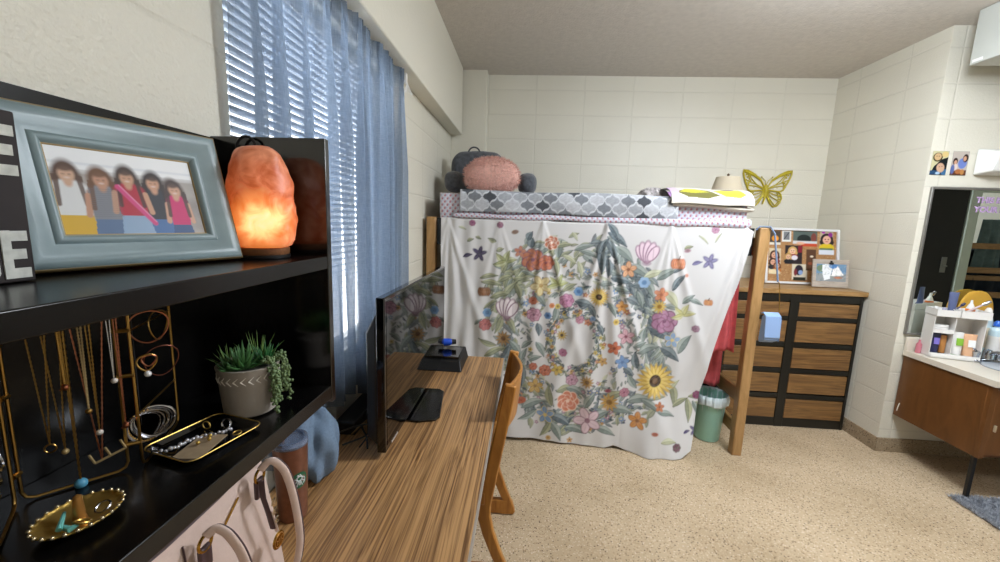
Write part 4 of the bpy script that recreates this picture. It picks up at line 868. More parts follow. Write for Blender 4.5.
for y0, y1 in ((-.15, .50), (.53, 1.15)):
    for z0, z1 in ((.10, .36), (.39, .64)):
        d = MB().box(-.156, -.140, y0, y1, z0, z1).build('drawer_front', wood('desk_drawer_oak', '94693f', '5f3f22', 'y', 1.0, .42, 1.0, bands=60), desk, bevel=.002)

gloss = mat('gloss_black', '060606', .09, coat=.5)
scr = mat('tv_screen', '050505', .03, spec=.45)
matt = mat('matt_black_plastic', '101012', .45)
tv = thing('television', (-.45, 1.66, .75), 'black flat screen television standing on the desk with its screen turned to the room', 'television')
TX = -.44; TY0, TY1, TZ0, TZ1 = 1.205, 2.13, .77, 1.298
MB().box(TX-.03, TX, TY0, TY1, TZ0, TZ1).build('bezel', gloss, tv, bevel=.004)
MB().box(TX-.001, TX+.0012, TY0+.014, TY1-.014, TZ0+.022, TZ1-.014).build('screen', scr, tv, smooth=False)
mb = MB(); mb.add([(TX-.0295, TY0+.003, TZ0+.02), (TX-.0295, TY1-.003, TZ0+.02), (TX-.0295, TY1-.003, TZ1-.05), (TX-.0295, TY0+.003, TZ1-.05), (TX-.070, TY0+.012, TZ0+.055), (TX-.070, TY1-.012, TZ0+.055), (TX-.070, TY1-.012, TZ1-.12), (TX-.070, TY0+.012, TZ1-.12)],
    [(0, 1, 5, 4), (1, 2, 6, 5), (2, 3, 7, 6), (3, 0, 4, 7), (4, 5, 6, 7), (0, 3, 2, 1)]); mb.build('back_shell', matt, tv, bevel=.008)
MB().box(TX-.05, TX-.02, 1.56, 1.76, .758, .80).build('neck', matt, tv, bevel=.004)
mb = MB(); mb.prism([(TX-.10, 1.50), (TX-.08, 1.47), (TX+.04, 1.452), (TX+.105, 1.475), (TX+.118, 1.50), (TX+.085, 1.74), (TX+.06, 1.765), (TX-.08, 1.765), (TX-.10, 1.74)], 'z', .751, .760); mb.build('stand', gloss, tv, bevel=.003)
for k in range(7): 
    mb = MB() if k == 0 else mb; y = 1.262+k*.0095
    mb.box(TX+.0008, TX+.0016, y, y+.0065, .7765, .782).box(TX+.0008, TX+.0017, y+(.0015 if k % 2 else 0), y+.0035, .782, .7835)
mb.build('maker_mark', mat('silver_print', 'c8c8c8', .4), tv, smooth=False)

# cables behind the television
cb_ = MB(); rr = random.Random(5)
for k in range(4):
    p = [(-.54+.02*k, 1.75, .757+.006*k)]
    for t in range(1, 8): p.append((-.56-.012*k+.05*sin(t*1.1+k), 1.75-.075*t, .757+.006*k+.03*abs(sin(t*.7+k))*(1 if k % 2 else .5)))
    P_ = np.array(p); tt = np.linspace(0, len(p)-1, 60); Q_ = np.stack([np.interp(tt, range(len(p)), P_[:, i]) for i in range(3)], 1)
    for _ in range(3): Q_[1:-1] = (Q_[:-2]+Q_[1:-1]*2+Q_[2:])/4
    o = MB().tube(Q_, .0032, 6).build('cable', matt); tag(o, 'black cable lying on the desk behind the television', 'cable', 'cables behind the television')
cb = MB().tube([(-.60+.03*sin(t*.5), 1.30+.05*t, .775+.012*sin(t*.9)) for t in range(9)], .0025, 6).build('cable', mat('tan_cable', '8a7046', .5)); tag(cb, 'thin tan cable on the desk behind the television', 'cable')
ps = MB().box(-.68, -.60, 1.33, 1.62, .751, .80).build('power_strip', matt, bevel=.006); tag(ps, 'black power strip on the desk under the window', 'power strip')

# wedge shaped black box with a blue bottle lying on it
rt = thing('black_box', (-.40, 2.13, .75), 'black sloped plastic box at the far end of the desk beyond the television', 'box')
mb = MB(); mb.add([(-.475, 2.0, .751), (-.318, 2.0, .751), (-.318, 2.255, .751), (-.475, 2.255, .751), (-.465, 2.045, .80), (-.335, 2.045, .80), (-.335, 2.25, .815), (-.465, 2.25, .815)], [(0, 3, 2, 1), (4, 5, 6, 7), (0, 1, 5, 4), (1, 2, 6, 5), (2, 3, 7, 6), (3, 0, 4, 7)])
mb.build('housing', matt, rt, bevel=.004)
MB().box(-.455, -.345, 2.06, 2.235, .8035, .8135).build('top_panel', gloss, rt, bevel=.002)
bb = thing('blue_bottle', (-.41, 2.19, .822), 'bright blue bottle with a dark cap lying on the black box', 'bottle')
R_ = rotz(.25)@roty(pi/2)
MB().lathe([(0, -.06), (.016, -.06), (.021, -.05), (.021, .02), (.016, .035), (0, .035)], (-.447, 2.215, .846), 20, R=R_).build('body', mat('bright_blue_plastic', '1f4fc8', .25), bb)
MB().lathe([(0, .036), (.0165, .036), (.014, .06), (0, .062)], (-.447, 2.215, .846), 20, R=R_).build('cap', matt, bb)

# chair: bent sled side frames, curved back rail, seat under the desk
ch_w = wood('chair_oak', 'bd8238', '945c22', 'z', 1.0, .35, 1.3, bands=24)
ch_d = wood('chair_oak_dark', '8f5f2c', '6d451d', 'z', 1.0, .35, 1.3, bands=24)
ch = thing('desk_chair', (-.25, 1.73, 0), 'honey oak sled base chair pushed under the desk edge', 'chair')
def thick(path, ws):
    P_ = np.array(path, float); L_, R_ = [], []
    for i, p in enumerate(P_):
        a = P_[max(0, i-1)]; b = P_[min(len(P_)-1, i+1)]; t = (b-a)/np.linalg.norm(b-a); n = np.array([-t[1], t[0]])
        L_.append(p+n*ws[i]/2); R_.append(p-n*ws[i]/2)
    return L_, R_
def strip(mb, path, ws, y0, y1):
    L_, R_ = thick(path, ws)
    for i in range(len(path)-1):
        mb.prism([L_[i], L_[i+1], R_[i+1], R_[i]], 'y', y0, y1)
post_path = [(-.040, .905), (-.052, .83), (-.070, .72), (-.095, .58), (-.118, .45), (-.133, .37), (-.132, .32), (-.112, .24), (-.078, .15), (-.040, .06), (-.030, .028)]
post_w = [.046, .048, .050, .052, .054, .058, .056, .050, .046, .044, .05]
for y0, y1 in ((1.505, 1.535), (1.925, 1.955)):
    mb = MB()
    L_, R_ = thick(post_path, post_w); mb.prism(L_+R_[::-1], 'y', y0, y1)
    mb.build('back_post', ch_w, ch, bevel=.006)
    mb = MB(); mb.prism([(-.012, .004), (-.002, .02), (-.020, .078), (-.055, .084), (-.50, .078), (-.545, .078), (-.56, .05), (-.55, .004)], 'y', y0-.0007, y1+.0007); mb.build('runner', ch_w, ch, bevel=.006)
    mb = MB(); mb.prism([(-.50, .078), (-.545, .078), (-.50, .44), (-.455, .44)], 'y', y0-.0014, y1+.0014); mb.build('front_leg', ch_w, ch, bevel=.006)
    MB().prism([(-.13, .375), (-.13, .43), (-.50, .455), (-.50, .40)], 'y', y0-.0021, y1+.0021).build('seat_rail', ch_w, ch, bevel=.004)
for z0, z1 in ((.70, .90),):
    def f(u, v):
        y = 1.535+(1.925-1.535)*u; bow = .040*sin(pi*u); z = z0+(z1-z0)*v
        return (-.060+bow+.10*(z-.70)*.9*.0+(z-.70)*.09, y, z)
    a = [f(u, 0) for u in np.linspace(0, 1, 25)]
    mb = MB(); n = 25; vs = []
    for u in np.linspace(0, 1, n):
        for v, dx in ((0, -.007), (0, .007), (1, .007), (1, -.007)): q = f(u, v); vs.append((q[0]+dx, q[1], q[2]))
    fs = [(4*i+k, 4*i+(k+1) % 4, 4*i+4+(k+1) % 4, 4*i+4+k) for i in range(n-1) for k in range(4)]+[(0, 1, 2, 3), (4*n-1, 4*n-2, 4*n-3, 4*n-4)]
    mb.add(vs, fs); mb.build('back_rail', ch_w, ch, bevel=.003)
MB().box(-.52, -.135, 1.535, 1.925, .435, .46).build('seat', wood('seat_oak', 'b07a38', '8a5624', 'x', 1, .35, 1.2, bands=24), ch, bevel=.008)
MB().tube([(-.12, 1.53, .52), (-.12, 1.93, .52)], .011, 10).build('stretcher', ch_w, ch)

# =============================================================== BLACK WALL SHELF AND ITS CONTENTS
shb = mat('shelf_black', '0a0909', .24, noise=.3, nscale=14, spec=.4)
edge = mat('shelf_edge', '232122', .38)
sh = thing('wall_shelf', (-.58, .40, 1.109), 'black two tier shelf unit on the window wall above the desk', 'shelf')
SX0, SX1, SY0, SY1 = -.716, -.452, -.30, .880
MB().box(SX0, SX0+.006, SY0, SY1, 1.115, 1.712).build('back_panel', shb, sh)
MB().box(SX0+.0065, SX0+.0072, .655, .657, 1.147, 1.43).build('back_seam', mat('seam_grey', '2a2828', .5), sh)
for y0 in (SY1, SY0-.018): MB().box(SX0, SX1, y0, y0+.018, 1.105, 1.716).build('side_panel', mat('shelf_gloss_black', '0a0909', .13, spec=.9), sh, bevel=.0015)
MB().box(SX0+.006, SX1-.001, SY0, SY1, 1.115, 1.147).build('bottom_shelf', shb, sh, bevel=.002)
MB().box(SX0+.006, SX1-.001, SY0, SY1, 1.428, 1.458).build('middle_shelf', shb, sh, bevel=.002)

# block sign with raised pale letters (only its right end is in view)
sg = thing('word_block', (-.61, .33, 1.459), 'dark brown block sign with pale distressed capital letters at the left end of the shelf', 'sign')
MB().box(-.640, -.600, .20, .446, 1.459, 1.656).build('block', mat('dark_brown_wood', '241c1c', .7, noise=.4, nscale=20), sg, bevel=.002)
wht = mat('chalky_white', 'c9cbc4', .8, noise=.15, nscale=90)
def letter(ch_, y0, y1, z0, z1):
    w = y1-y0; h = z1-z0; t = .30*w; b = MB(); x0, x1 = -.600, -.5985
    if ch_ == 'E':
        b.box(x0, x1, y0, y0+.36*w, z0, z1)
        for zz in (z0, z0+.5*h-.1*h, z1-.22*h): b.box(x0, x1, y0+.36*w, y1-(.1*w if zz == z0+.4*h else 0), zz, zz+.21*h)
    else:
        pts = [(y1, z0+.36*h), (y1, z0+.12*h), (y1-.15*w, z0), (y0+.2*w, z0), (y0, z0+.14*h), (y0, z1-.14*h), (y0+.2*w, z1), (y1-.15*w, z1), (y1, z1-.12*h), (y1, z1-.36*h), (y1-.36*w, z1-.36*h), (y1-.36*w, z1-.24*h), (y0+.40*w, z1-.24*h), (y0+.36*w, z1-.3*h), (y0+.36*w, z0+.3*h), (y0+.40*w, z0+.24*h), (y1-.36*w, z0+.24*h), (y1-.36*w, z0+.36*h)]
        b.prism(pts, 'x', x0, x1)
    b.build('letter', wht, sg, smooth=False)
letter('E', .416, .4415, 1.583, 1.640); letter('C', .386, .4125, 1.464, 1.520); letter('E', .4165, .441, 1.464, 1.520)

# grey blue picture frame, leaning back and turned to the room
pf = thing('picture_frame', (-.61, .61, 1.459), 'wide grey blue moulded picture frame with a group photo on the shelf', 'picture frame')
A_ = np.array([-.650, .466, 1.4605]); B_ = np.array([-.559, .737, 1.4605]); FW = float(np.linalg.norm(B_-A_)); FH = .231
l_ = (B_-A_)/FW; nb_ = np.array([-l_[1], l_[0], 0]); tl = math.asin(.064/FH)
def PF(a, h, d=0):
    up = nb_*sin(tl)+np.array([0, 0, 1.])*cos(tl); out = np.cross(l_, up); return A_+l_*a+up*h+out*d
def moulding(prof, mtl, name, w, h, parent, P_):
    """mitred frame; prof = list of (inset, depth)"""
    mb = MB(); vs = []; n = len(prof)
    for (sa, sh_) in ((0, 0), (1, 0), (1, 1), (0, 1)):
        for i, d in prof: vs.append(P_(i if sa == 0 else w-i, i if sh_ == 0 else h-i, d))
    fs = [(c*n+k, c*n+k+1, ((c+1) % 4)*n+k+1, ((c+1) % 4)*n+k) for c in range(4) for k in range(n-1)]
    mb.add(vs, fs); mb.open = False; return mb.build(name, mtl, parent, angle=50)
gb = mat('grey_blue_paint', '84979b', .36, noise=.06, nscale=30); goldr = mat('rubbed_gold', 'a89062', .45, .3)
moulding([(0, 0), (.0, .014), (.006, .020), (.012, .0215), (.020, .019), (.030, .013), (.036, .011), (.039, .014), (.043, .0145), (.047, .011), (.050, .006), (.050, .0)], gb, 'moulding', FW, FH, pf, PF)
moulding([(-.0006, .004), (-.0008, .0138), (.0012, .0162), (.002, .0155)], goldr, 'gilt_rim', FW, FH, pf, PF)
moulding([(.0495, .0065), (.0505, .0065), (.0515, .0045), (.0535, .0042)], goldr, 'inner_gilt_rim', FW, FH, pf, PF)
MB().add([PF(0.004, .004, -.001), PF(FW-.004, .004, -.001), PF(FW-.004, FH-.004, -.001), PF(.004, FH-.004, -.001), PF(.004, .004, .003), PF(FW-.004, .004, .003), PF(FW-.004, FH-.004, .003), PF(.004, FH-.004, .003)],
    [(0, 3, 2, 1), (4, 5, 6, 7), (0, 1, 5, 4), (1, 2, 6, 5), (2, 3, 7, 6), (3, 0, 4, 7)]).build('backing', mat('backing_board', '2b2622', .8), pf)
mb = MB(); mb.tube([PF(FW/2, FH*.7, -.002), PF(FW/2, FH*.7, -.002)+nb_*.02+np.array([0, 0, -.16])], .004, 6); mb.build('easel_leg', MATS['backing_board'], pf)
w_, h_ = FW-.10, FH-.10
cv = Canvas(0, w_, 0, h_, .0011, 'd8d6d4')
cv.rect(0, w_, 0, h_*.72, 'a9a29c'); cv.rect(0, w_, h_*.74, h_, 'f3f5f7'); cv.rect(0, w_, h_*.80, h_*.83, 'd2d8e0', .5); cv.rect(0, w_, h_*.70, h_*.75, 'cfcfd0', .7)  # white top band is glare on the glass, painted into the print
for k in range(60): cv.ell(random.uniform(0, w_), random.uniform(0, h_*.66), .012, .009, random.choice(['8f8a86', '77706c', 'b5aea8', '6a6058']), 0, .35, .006)
SO = .0018
def girl(x, top_z, skin, hair, top, bottom, wd, lean=0.):
    z = top_z
    cv.ell(x, z-.018, .0150, .024, hair, lean, 1, SO*1.6)
    cv.poly([(x-.016, z-.016), (x+.016, z-.016), (x+.020, z-.062), (x-.020, z-.062)], hair, .85)
    cv.ell(x, z-.036, wd*.52, .013, top, 0, 1, SO); cv.poly([(x-wd*.52, z-.036), (x+wd*.52, z-.036), (x+wd*.45, z-.082), (x-wd*.45, z-.082)], top)
    cv.ell(x, z-.016, .0088, .0118, skin, lean, 1, SO); cv.ell(x, z-.028, .0045, .006, skin, 0, 1, SO)
    cv.ell(x, z-.006, .0095, .0050, hair, lean, .9, SO); cv.ell(x-.0033, z-.0155, .0016, .0008, '5a4036', 0, .6, .0010); cv.ell(x+.0033, z-.0155, .0014, .0011, '5a4036', 0, .6, .0010); cv.ell(x, z-.0205, .0030, .0014, 'e8d8d0', 0, .6, .0008)
    for s_ in (-1, 1):
        cv.line((x+s_*wd*.52, z-.040), (x+s_*wd*.62, z-.070), .0075, skin); cv.line((x+s_*.0120, z-.020), (x+s_*.0150, z-.060), .0055, hair, .9)
    cv.poly([(x-wd*.46, z-.076), (x+wd*.46, z-.076), (x+wd*.6, -.01), (x-wd*.6, -.01)], bottom)
girl(.018, h_*.80, 'd0aa90', '5c463a', 'dfe0e0', 'd8ae38', .040); girl(.055, h_*.76, 'c2947a', '6d4c34', '85878e', '5f7698', .036, .1)
girl(.122, h_*.77, 'c89a7e', '2f241f', '303138', '4d72a6', .038, -.1); girl(.152, h_*.70, 'cda086', '43302a', 'cb2a6c', '3f5a86', .030, .2); girl(.088, h_*.81, 'c99c80', '43332a', 'b52c40', '93acc8', .038)
cv.line((.074, h_*.58), (.112, h_*.14), .0075, 'd24c84'); cv.line((.076, h_*.60), (.114, h_*.16), .0015, 'eba8c4', .8)
for k in range(14): cv.line((.038, .028+.0032*k), (.072, .029+.0032*k), .0010, '6c6e76', .55)
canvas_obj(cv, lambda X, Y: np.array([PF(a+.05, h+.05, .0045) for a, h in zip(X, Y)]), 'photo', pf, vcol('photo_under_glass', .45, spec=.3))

# salt lamp
sl = thing('salt_lamp', (-.553, .800, 1.459), 'glowing orange rock salt lamp on a wooden base at the end of the shelf', 'lamp')
LC = np.array([-.553, .800])
MB().lathe([(0, 0), (.052, 0), (.053, .003), (.053, .007), (0, .007)], (*LC, 1.459), 40).build('foot', matt, sl)
MB().lathe([(0, .007), (.050, .007), (.052, .010), (.052, .020), (.050, .022), (0, .022)], (*LC, 1.459), 40).build('wooden_base', wood('lamp_base_wood', '8a5a34', '5f3a20', 'x', 1, .5, 1.2, bands=60), sl)
rs = np.random.RandomState(8); kn = [(rs.normal(0, 1, 3), rs.uniform(0, 6)) for _ in range(14)]
def rock(u, v):
    a = u*2*pi; t = v; z = t*.205
    R0 = np.interp(t, [0, .02, .08, .3, .55, .75, .87, .94, .98, 1], [.048, .060, .065, .065, .061, .056, .049, .040, .025, .0001])
    d = np.array([cos(a)*R0/.06, sin(a)*R0/.06, z/.06]); k = 0
    for i, (w, p) in enumerate(kn): k += sin(d@w*(2.2+.7*i)+p)*(.020/(1+.22*i))
    q = 1+k-.05*abs(sin(2*a+.5+3*t))
    return (LC[0]+R0*q*cos(a)*1.02+.004*sin(3*t), LC[1]+R0*q*sin(a)*.95, 1.480+z+.010*k*5*t)
salt = bpy.data.materials.new('rock_salt'); salt.use_nodes = True; n = salt.node_tree; b = n.nodes['Principled BSDF']; L = n.links.new; N = n.nodes.new
tc = N('ShaderNodeTexCoord'); nz = N('ShaderNodeTexNoise'); nz.inputs['Scale'].default_value = 26; nz.inputs['Detail'].default_value = 5; nz.inputs['Distortion'].default_value = .8; L(tc.outputs['Object'], nz.inputs['Vector'])
r = N('ShaderNodeValToRGB'); r.color_ramp.elements[0].position = .35; r.color_ramp.elements[1].position = .65; r.color_ramp.elements[0].color = (*lin('b8582c'), 1); r.color_ramp.elements[1].color = (*lin('eba582'), 1)
L(nz.outputs['Fac'], r.inputs['Fac']); L(r.outputs['Color'], b.inputs['Base Color']); b.inputs['Roughness'].default_value = .45
# the bulb inside lights the rock strongly low down and fades with distance from it
ge = N('ShaderNodeNewGeometry'); di = N('ShaderNodeVectorMath'); di.operation = 'DISTANCE'; L(ge.outputs['Position'], di.inputs[0]); di.inputs[1].default_value = (LC[0]+.028, LC[1]-.030, 1.535)
ns = N('ShaderNodeMath'); ns.operation = 'MULTIPLY_ADD'; L(nz.outputs['Fac'], ns.inputs[0]); ns.inputs[1].default_value = -.028; L(di.outputs['Value'], ns.inputs[2])
er = N('ShaderNodeValToRGB'); L(ns.outputs[0], er.inputs['Fac']); cr = er.color_ramp
cr.elements[0].position = 0; cr.elements[0].color = (2, 1, .3, 1); cr.elements[0].color = (1, .86, .52, 1); cr.elements[1].position = .13; cr.elements[1].color = (.04, .006, .002, 1)
for p, c_ in ((.016, (1, .60, .22, 1)), (.030, (.66, .18, .035, 1)), (.055, (.26, .042, .008, 1))): e = cr.elements.new(p); e.color = c_
L(er.outputs['Color'], b.inputs['Emission Color']); b.inputs['Emission Strength'].default_value = 1.25
bp = N('ShaderNodeBump'); bp.inputs['Strength'].default_value = .6; bp.inputs['Distance'].default_value = .004; L(nz.outputs['Fac'], bp.inputs['Height']); L(bp.outputs['Normal'], b.inputs['Normal'])
MB().grid(rock, 64, 40).build('salt_rock', salt, sl, angle=180)
MB().tube([(LC[0]-.02, LC[1]+.055, 1.47), (-.62, .866, 1.50), (-.645, .866, 1.62)]+[(-.622-.022*cos(t), .866, 1.690+.024*sin(t)) for t in np.linspace(0, pi, 9)]+[(-.598, .862, 1.64)], .003, 6).build('cord', matt, sl)

# faux succulents in a grey pot
pl = thing('potted_plant', (-.555, .742, 1.148), 'artificial succulents in a taupe pot with a carved leaf band on the lower shelf', 'plant')
pm = mat('taupe_ceramic', 'a39a90', .6, bump=.15, bscale=60, noise=.05, nscale=30); PCX, PCY, PZ = -.555, .742, 1.148
MB().lathe([(0, 0), (.042, 0), (.047, .004), (.0545, .09), (.057, .100), (.0535, .101), (.051, .092), (0, .090)], (PCX, PCY, PZ), 48).build('pot', pm, pl)
mb = MB(); pale = mat('pale_glaze', 'd8d2c8', .5)
for k in range(26):
    a = 2*pi*k/26
    for sgn in (1, -1):
        z0 = .079; rr_ = .0535; a2 = a+.16
        mb.tube([(PCX+(rr_+.001)*cos(a), PCY+(rr_+.001)*sin(a), PZ+z0), (PCX+(rr_+.0006+sgn*.0008)*cos(a2), PCY+(rr_+.0006+sgn*.0008)*sin(a2), PZ+z0+sgn*.008)], [.0017, .0006], 5)
mb.build('leaf_band', pale, pl)
MB().lathe([(0, .094), (.050, .092), (.0505, .088)], (PCX, PCY, PZ), 30).build('soil', mat('pebble_fill', '8c8f88', .9, noise=.5, nscale=200), pl)
rs = random.Random(4)
g1 = mat('spiky_green', '6a8a40', .5, noise=.3, nscale=40); g2 = mat('rosette_green', '3f6b38', .45, noise=.25, nscale=30); g3 = mat('bead_green', '6a8054', .5, noise=.2, nscale=60)
def spear(mb, base, dirv, ln, w, curve=.3):
    d = np.array(dirv, float); d /= np.linalg.norm(d); s_ = np.cross(d, (0, 0, 1)); s_ = s_/(np.linalg.norm(s_)+1e-9); pts = []
    for t in np.linspace(0, 1, 5): pts.append(np.array(base)+d*ln*t+np.array([0, 0, -curve*ln*t*t]))
    mb.tube(pts, [w, w*1.05, w*.8, w*.45, w*.05], 6, flat=(1, .45))
def tuft(c, n, ln, w, up, m, name, curve=.15, sp=1.0):
    mb = MB()
    for k in range(n):
        a = k*2.399; e = up*(k/n)+.25; d = (cos(a)*sp*(1.15-k/n*.9), sin(a)*sp*(1.15-k/n*.9), e); spear(mb, (c[0]+.004*cos(a), c[1]+.004*sin(a), c[2]), d, ln*rs.uniform(.8, 1.1), w, curve)
    mb.build(name, m, pl, angle=180)
tuft((PCX-.032, PCY-.010, PZ+.094), 24, .044, .0016, 1.3, g1, 'spiky_succulent', -.05)
tuft((PCX+.004, PCY+.024, PZ+.094), 16, .060, .0017, 2.2, g1, 'spiky_succulent', -.05)
tuft((PCX+.004, PCY-.022, PZ+.096), 26, .045, .0062, 1.2, g2, 'rosette_succulent', -.2)
tuft((PCX+.026, PCY+.012, PZ+.096), 30, .040, .0040, 1.4, mat('deep_green_leaf', '2f6a36', .45, noise=.2, nscale=30), 'pointed_succulent', -.1)
tuft((PCX-.012, PCY-.034, PZ+.094), 14, .030, .0065, .7, g2, 'rosette_succulent', -.2)
mb = MB(); rs2 = random.Random(9)
for s_ in range(13):
    ax = PCX+.040+rs2.uniform(-.016, .012); ay = PCY+.004+rs2.uniform(-.026, .026); l_n = rs2.uniform(.05, .105)
    ddx, ddy = ax-PCX, ay-PCY; q = math.hypot(ddx, ddy); ux, uy = ddx/q, ddy/q; pts = []
    for t in np.linspace(0, 1, 12):
        out = min(t*4, 1)*(.060+.006*sin(s_)-q*0) if True else 0
        rad = q+(.063+.010*((s_*7) % 5)/5-q)*min(1, t*3.2); z = PZ+.100+.014*sin(min(1, t*3.2)*pi)-max(0, t-.2)*l_n*1.25
        pts.append((PCX+ux*rad, PCY+uy*rad, z))
    mb.tube(pts, .0007, 4)
    for p in pts[1:]:
        for _ in range(3): mb.ball((p[0]+rs2.uniform(-.005, .005), p[1]+rs2.uniform(-.005, .005), p[2]+rs2.uniform(-.004, .004)), rs2.uniform(.0026, .0036), 6)
mb.build('string_of_pearls', g3, pl, angle=180)

# jewellery stand: three wire panels
gold = mat('brushed_gold', 'a98548', .32, 1); silver = mat('silver', 'c4c4c8', .2, 1); rose = mat('rose_gold', 'b9775a', .28, 1)
js = thing('jewellery_stand', (-.64, .50, 1.148), 'three panel gold wire jewellery stand on the lower shelf', 'jewellery stand')
def wire_panel(A, B, z0=1.150, z1=1.412, r=.0021):
    A = np.array(A); B = np.array(B); p = []; c = .012; l = np.linalg.norm(B-A); d = (B-A)/l
    def q(s, z): return (*(A+d*s), z)
    pts = [q(c, z0), q(l-c, z0), q(l-c*.3, z0+c*.3), q(l, z0+c), q(l, z1-c), q(l-c*.3, z1-c*.3), q(l-c, z1), q(c, z1), q(c*.3, z1-c*.3), q(0, z1-c), q(0, z0+c), q(c*.3, z0+c*.3)]
    MB().tube(pts, r, 8, closed=True).build('wire_panel', gold, js)
    return q
JA, JB, JC, JD = (-.603, .531), (-.673, .450), (-.589, .540), (-.650, .672)
qc = wire_panel(JB, JA); qr = wire_panel(JC, JD); ql = wire_panel((-.600, .372), (-.670, .440))
mb = MB()
for z in (1.19, 1.30, 1.37): mb.tube([(-.604, .529, z), (-.588, .541, z)], .0036, 8); mb.tube([(-.674, .452, z), (-.669, .441, z)], .0036, 8)
mb.build('hinge', gold, js)
mb = MB(); ln = float(np.linalg.norm(np.array(JA)-np.array(JB)))
mb.tube([qc(0, 1.400), qc(ln, 1.400)], .0018, 6)
for k in range(8): s_ = ln*(k+.6)/8.2; p = np.array(qc(s_, 1.400)); mb.tube([p, p+np.array([.006, -.004, -.004]), p+np.array([.009, -.006, .002])], .0012, 5)
lr = float(np.linalg.norm(np.array(JD)-np.array(JC)))
mb.build('hook_rail', gold, js)
for z in (1.368, 1.235): MB().tube([qr(0, z), qr(lr, z)], .0015, 6).build('cross_wire', gold, js)
# necklaces: name, position along the panel (from the right end), drop of the two strands, style
fr_ = np.array([.6, -.42, 0.]); fr_ /= np.linalg.norm(fr_)
def chain(mb, p, q, sag, r, n=40, beads=0):
    p = np.array(p); q = np.array(q); pts = [p*(1-t)+q*t-np.array([0, 0, sag*4*t*(1-t)]) for t in np.linspace(0, 1, n)]
    if beads:
        for k, x in enumerate(pts): mb.ball(x, beads*(1 if k % 2 else .7), 6)
    else: mb.tube(pts, [r*(1 if k % 2 else .55) for k in range(n)], 5)
    return pts
def necklace(s0, s1, zlow, label, m, r=.0013, beads=0, pend=None):
    t = thing('necklace', qc(ln*(1-(s0+s1)/2), zlow), label, 'necklace'); off = fr_*(.004+.0004*(hash_(label) % 5))
    a = np.array(qc(ln*(1-s0), 1.398))+off; c = np.array(qc(ln*(1-s1), 1.398))+off; mid = (a+c)/2; mid[2] = zlow
    mb = MB(); chain(mb, a, mid-(a-mid)*.0, .0, r, 56, beads); chain(mb, c, mid, .0, r, 56, beads)
    mb.build('chain', m, t)
    if pend: pend(t, mid)
    return t
def hash_(s): return sum(map(ord, s))
def pend_ring(t, m): MB().tube([(m[0]+.006*cos(a)*.75, m[1]+.006*cos(a)*.6, m[2]-.006+.006*sin(a)) for a in np.linspace(0, 2*pi, 20)[:-1]], .0012, 6, closed=True).build('pendant', gold, t)
def pend_ball(col): return lambda t, m: MB().ball((m[0], m[1], m[2]-.004), .0042, 12).build('pendant', col, t)
def pend_blue(t, m): MB().ball((m[0], m[1], m[2]-.006), (.0075, .0075, .0075), 16).build('pendant', mat('turquoise', '5aa2c2', .3), t)
def pend_bar(t, m):
    # open E shaped bar pendant
    e = (np.array(qc(ln, 0))-np.array(qc(0, 0)))/ln; up = np.array([0, 0, 1.]); a = e*.95+up*.32; a/= np.linalg.norm(a); p = np.cross(a, fr_); p /= np.linalg.norm(p); p = p if p[2] > 0 else -p
    mb = MB(); base = m-a*.008
    mb.tube([base, base+a*.036], .0018, 6)
    for s_ in (0, .018, .036): mb.tube([base+a*s_, base+a*s_+p*.016], .0017, 6)
    mb.build('pendant', goldr, t)
def pend_star(t, m):
    mb = MB(); mb.ball((m[0], m[1], m[2]-.005), (.005, .004, .0055), 8); mb.tube([(m[0]-.004, m[1]-.003, m[2]-.009), (m[0]+.004, m[1]+.003, m[2]-.002)], .0015, 5); mb.build('pendant', rose, t)
stone = mat('pale_stone', 'd8cfc4', .3)
necklace(.80, .62, 1.222, 'thin gold necklace, leftmost on the centre panel, with a small ring pendant', gold, pend=pend_ring)
necklace(.67, .50, 1.210, 'fine gold chain with a tiny drop, second from the left on the stand', gold, pend=pend_ball(goldr))
necklace(.53, .50, 1.305, 'short thick beaded gold necklace with a copper charm', gold, beads=.0019, pend=pend_star)
necklace(.50, .47, 1.158, 'long double gold chain reaching down to a round turquoise bead', gold, r=.0018, pend=pend_blue)
necklace(.345, .31, 1.262, 'speckled beaded gold necklace beside the turquoise pendant chain', goldr, beads=.0017, pend=pend_ball(gold))
necklace(.27, .23, 1.226, 'gold chain ending in a small white stone above the bar pendant', gold, pend=pend_ball(stone))
necklace(.42, .10, 1.178, 'fine chain with an angular open bar pendant near the hinge', rose, pend=pend_bar)
necklace(.07, .03, 1.300, 'short fine silver chain nearest the hinge with a clear stone', silver, r=.0012, pend=pend_ball(stone))
necklace(.0, -.03, 1.228, 'copper chain with a square amber charm hanging beside the hinge', rose, pend=pend_star)
# bracelets and bangles on the right panel and the left one
dr_ = np.array([.9, .42, 0]); dr_ /= np.linalg.norm(dr_)
def bangle(c, r, w, tilt, m, label, beads=0, sx=1., cat='bracelet', nm='bracelet', group=None):
    e = (np.array([*JD, 0])-np.array([*JC, 0])); e /= np.linalg.norm(e); nrm = np.cross(e, (0, 0, 1)); a1 = e*cos(tilt)+nrm*sin(tilt)
    pts = [np.array(c)+a1*r*sx*cos(t)+np.array([0, 0, 1.])*r*sin(t)+nrm*.002*sin(2*t) for t in np.linspace(0, 2*pi, 41)[:-1]]
    mb = MB()
    if beads: [mb.ball(p, beads, 8) for p in pts]
    else: mb.tube(pts, w, 7, closed=True)
    o = mb.build(nm, m); return tag(o, label, cat, group)
c0 = np.array([*(np.array(JC)+(np.array(JD)-np.array(JC))*.46), 0])+np.array([.010, -.004, 0])
bangle(c0+[0.003, -.010, 1.362], .026, .0013, .9, rose, 'thin rose gold bangle hanging highest on the right panel of the stand')
bangle(c0+[0.006, .004, 1.362], .024, .0011, .15, gold, 'small gold bangle hanging just under the middle shelf')
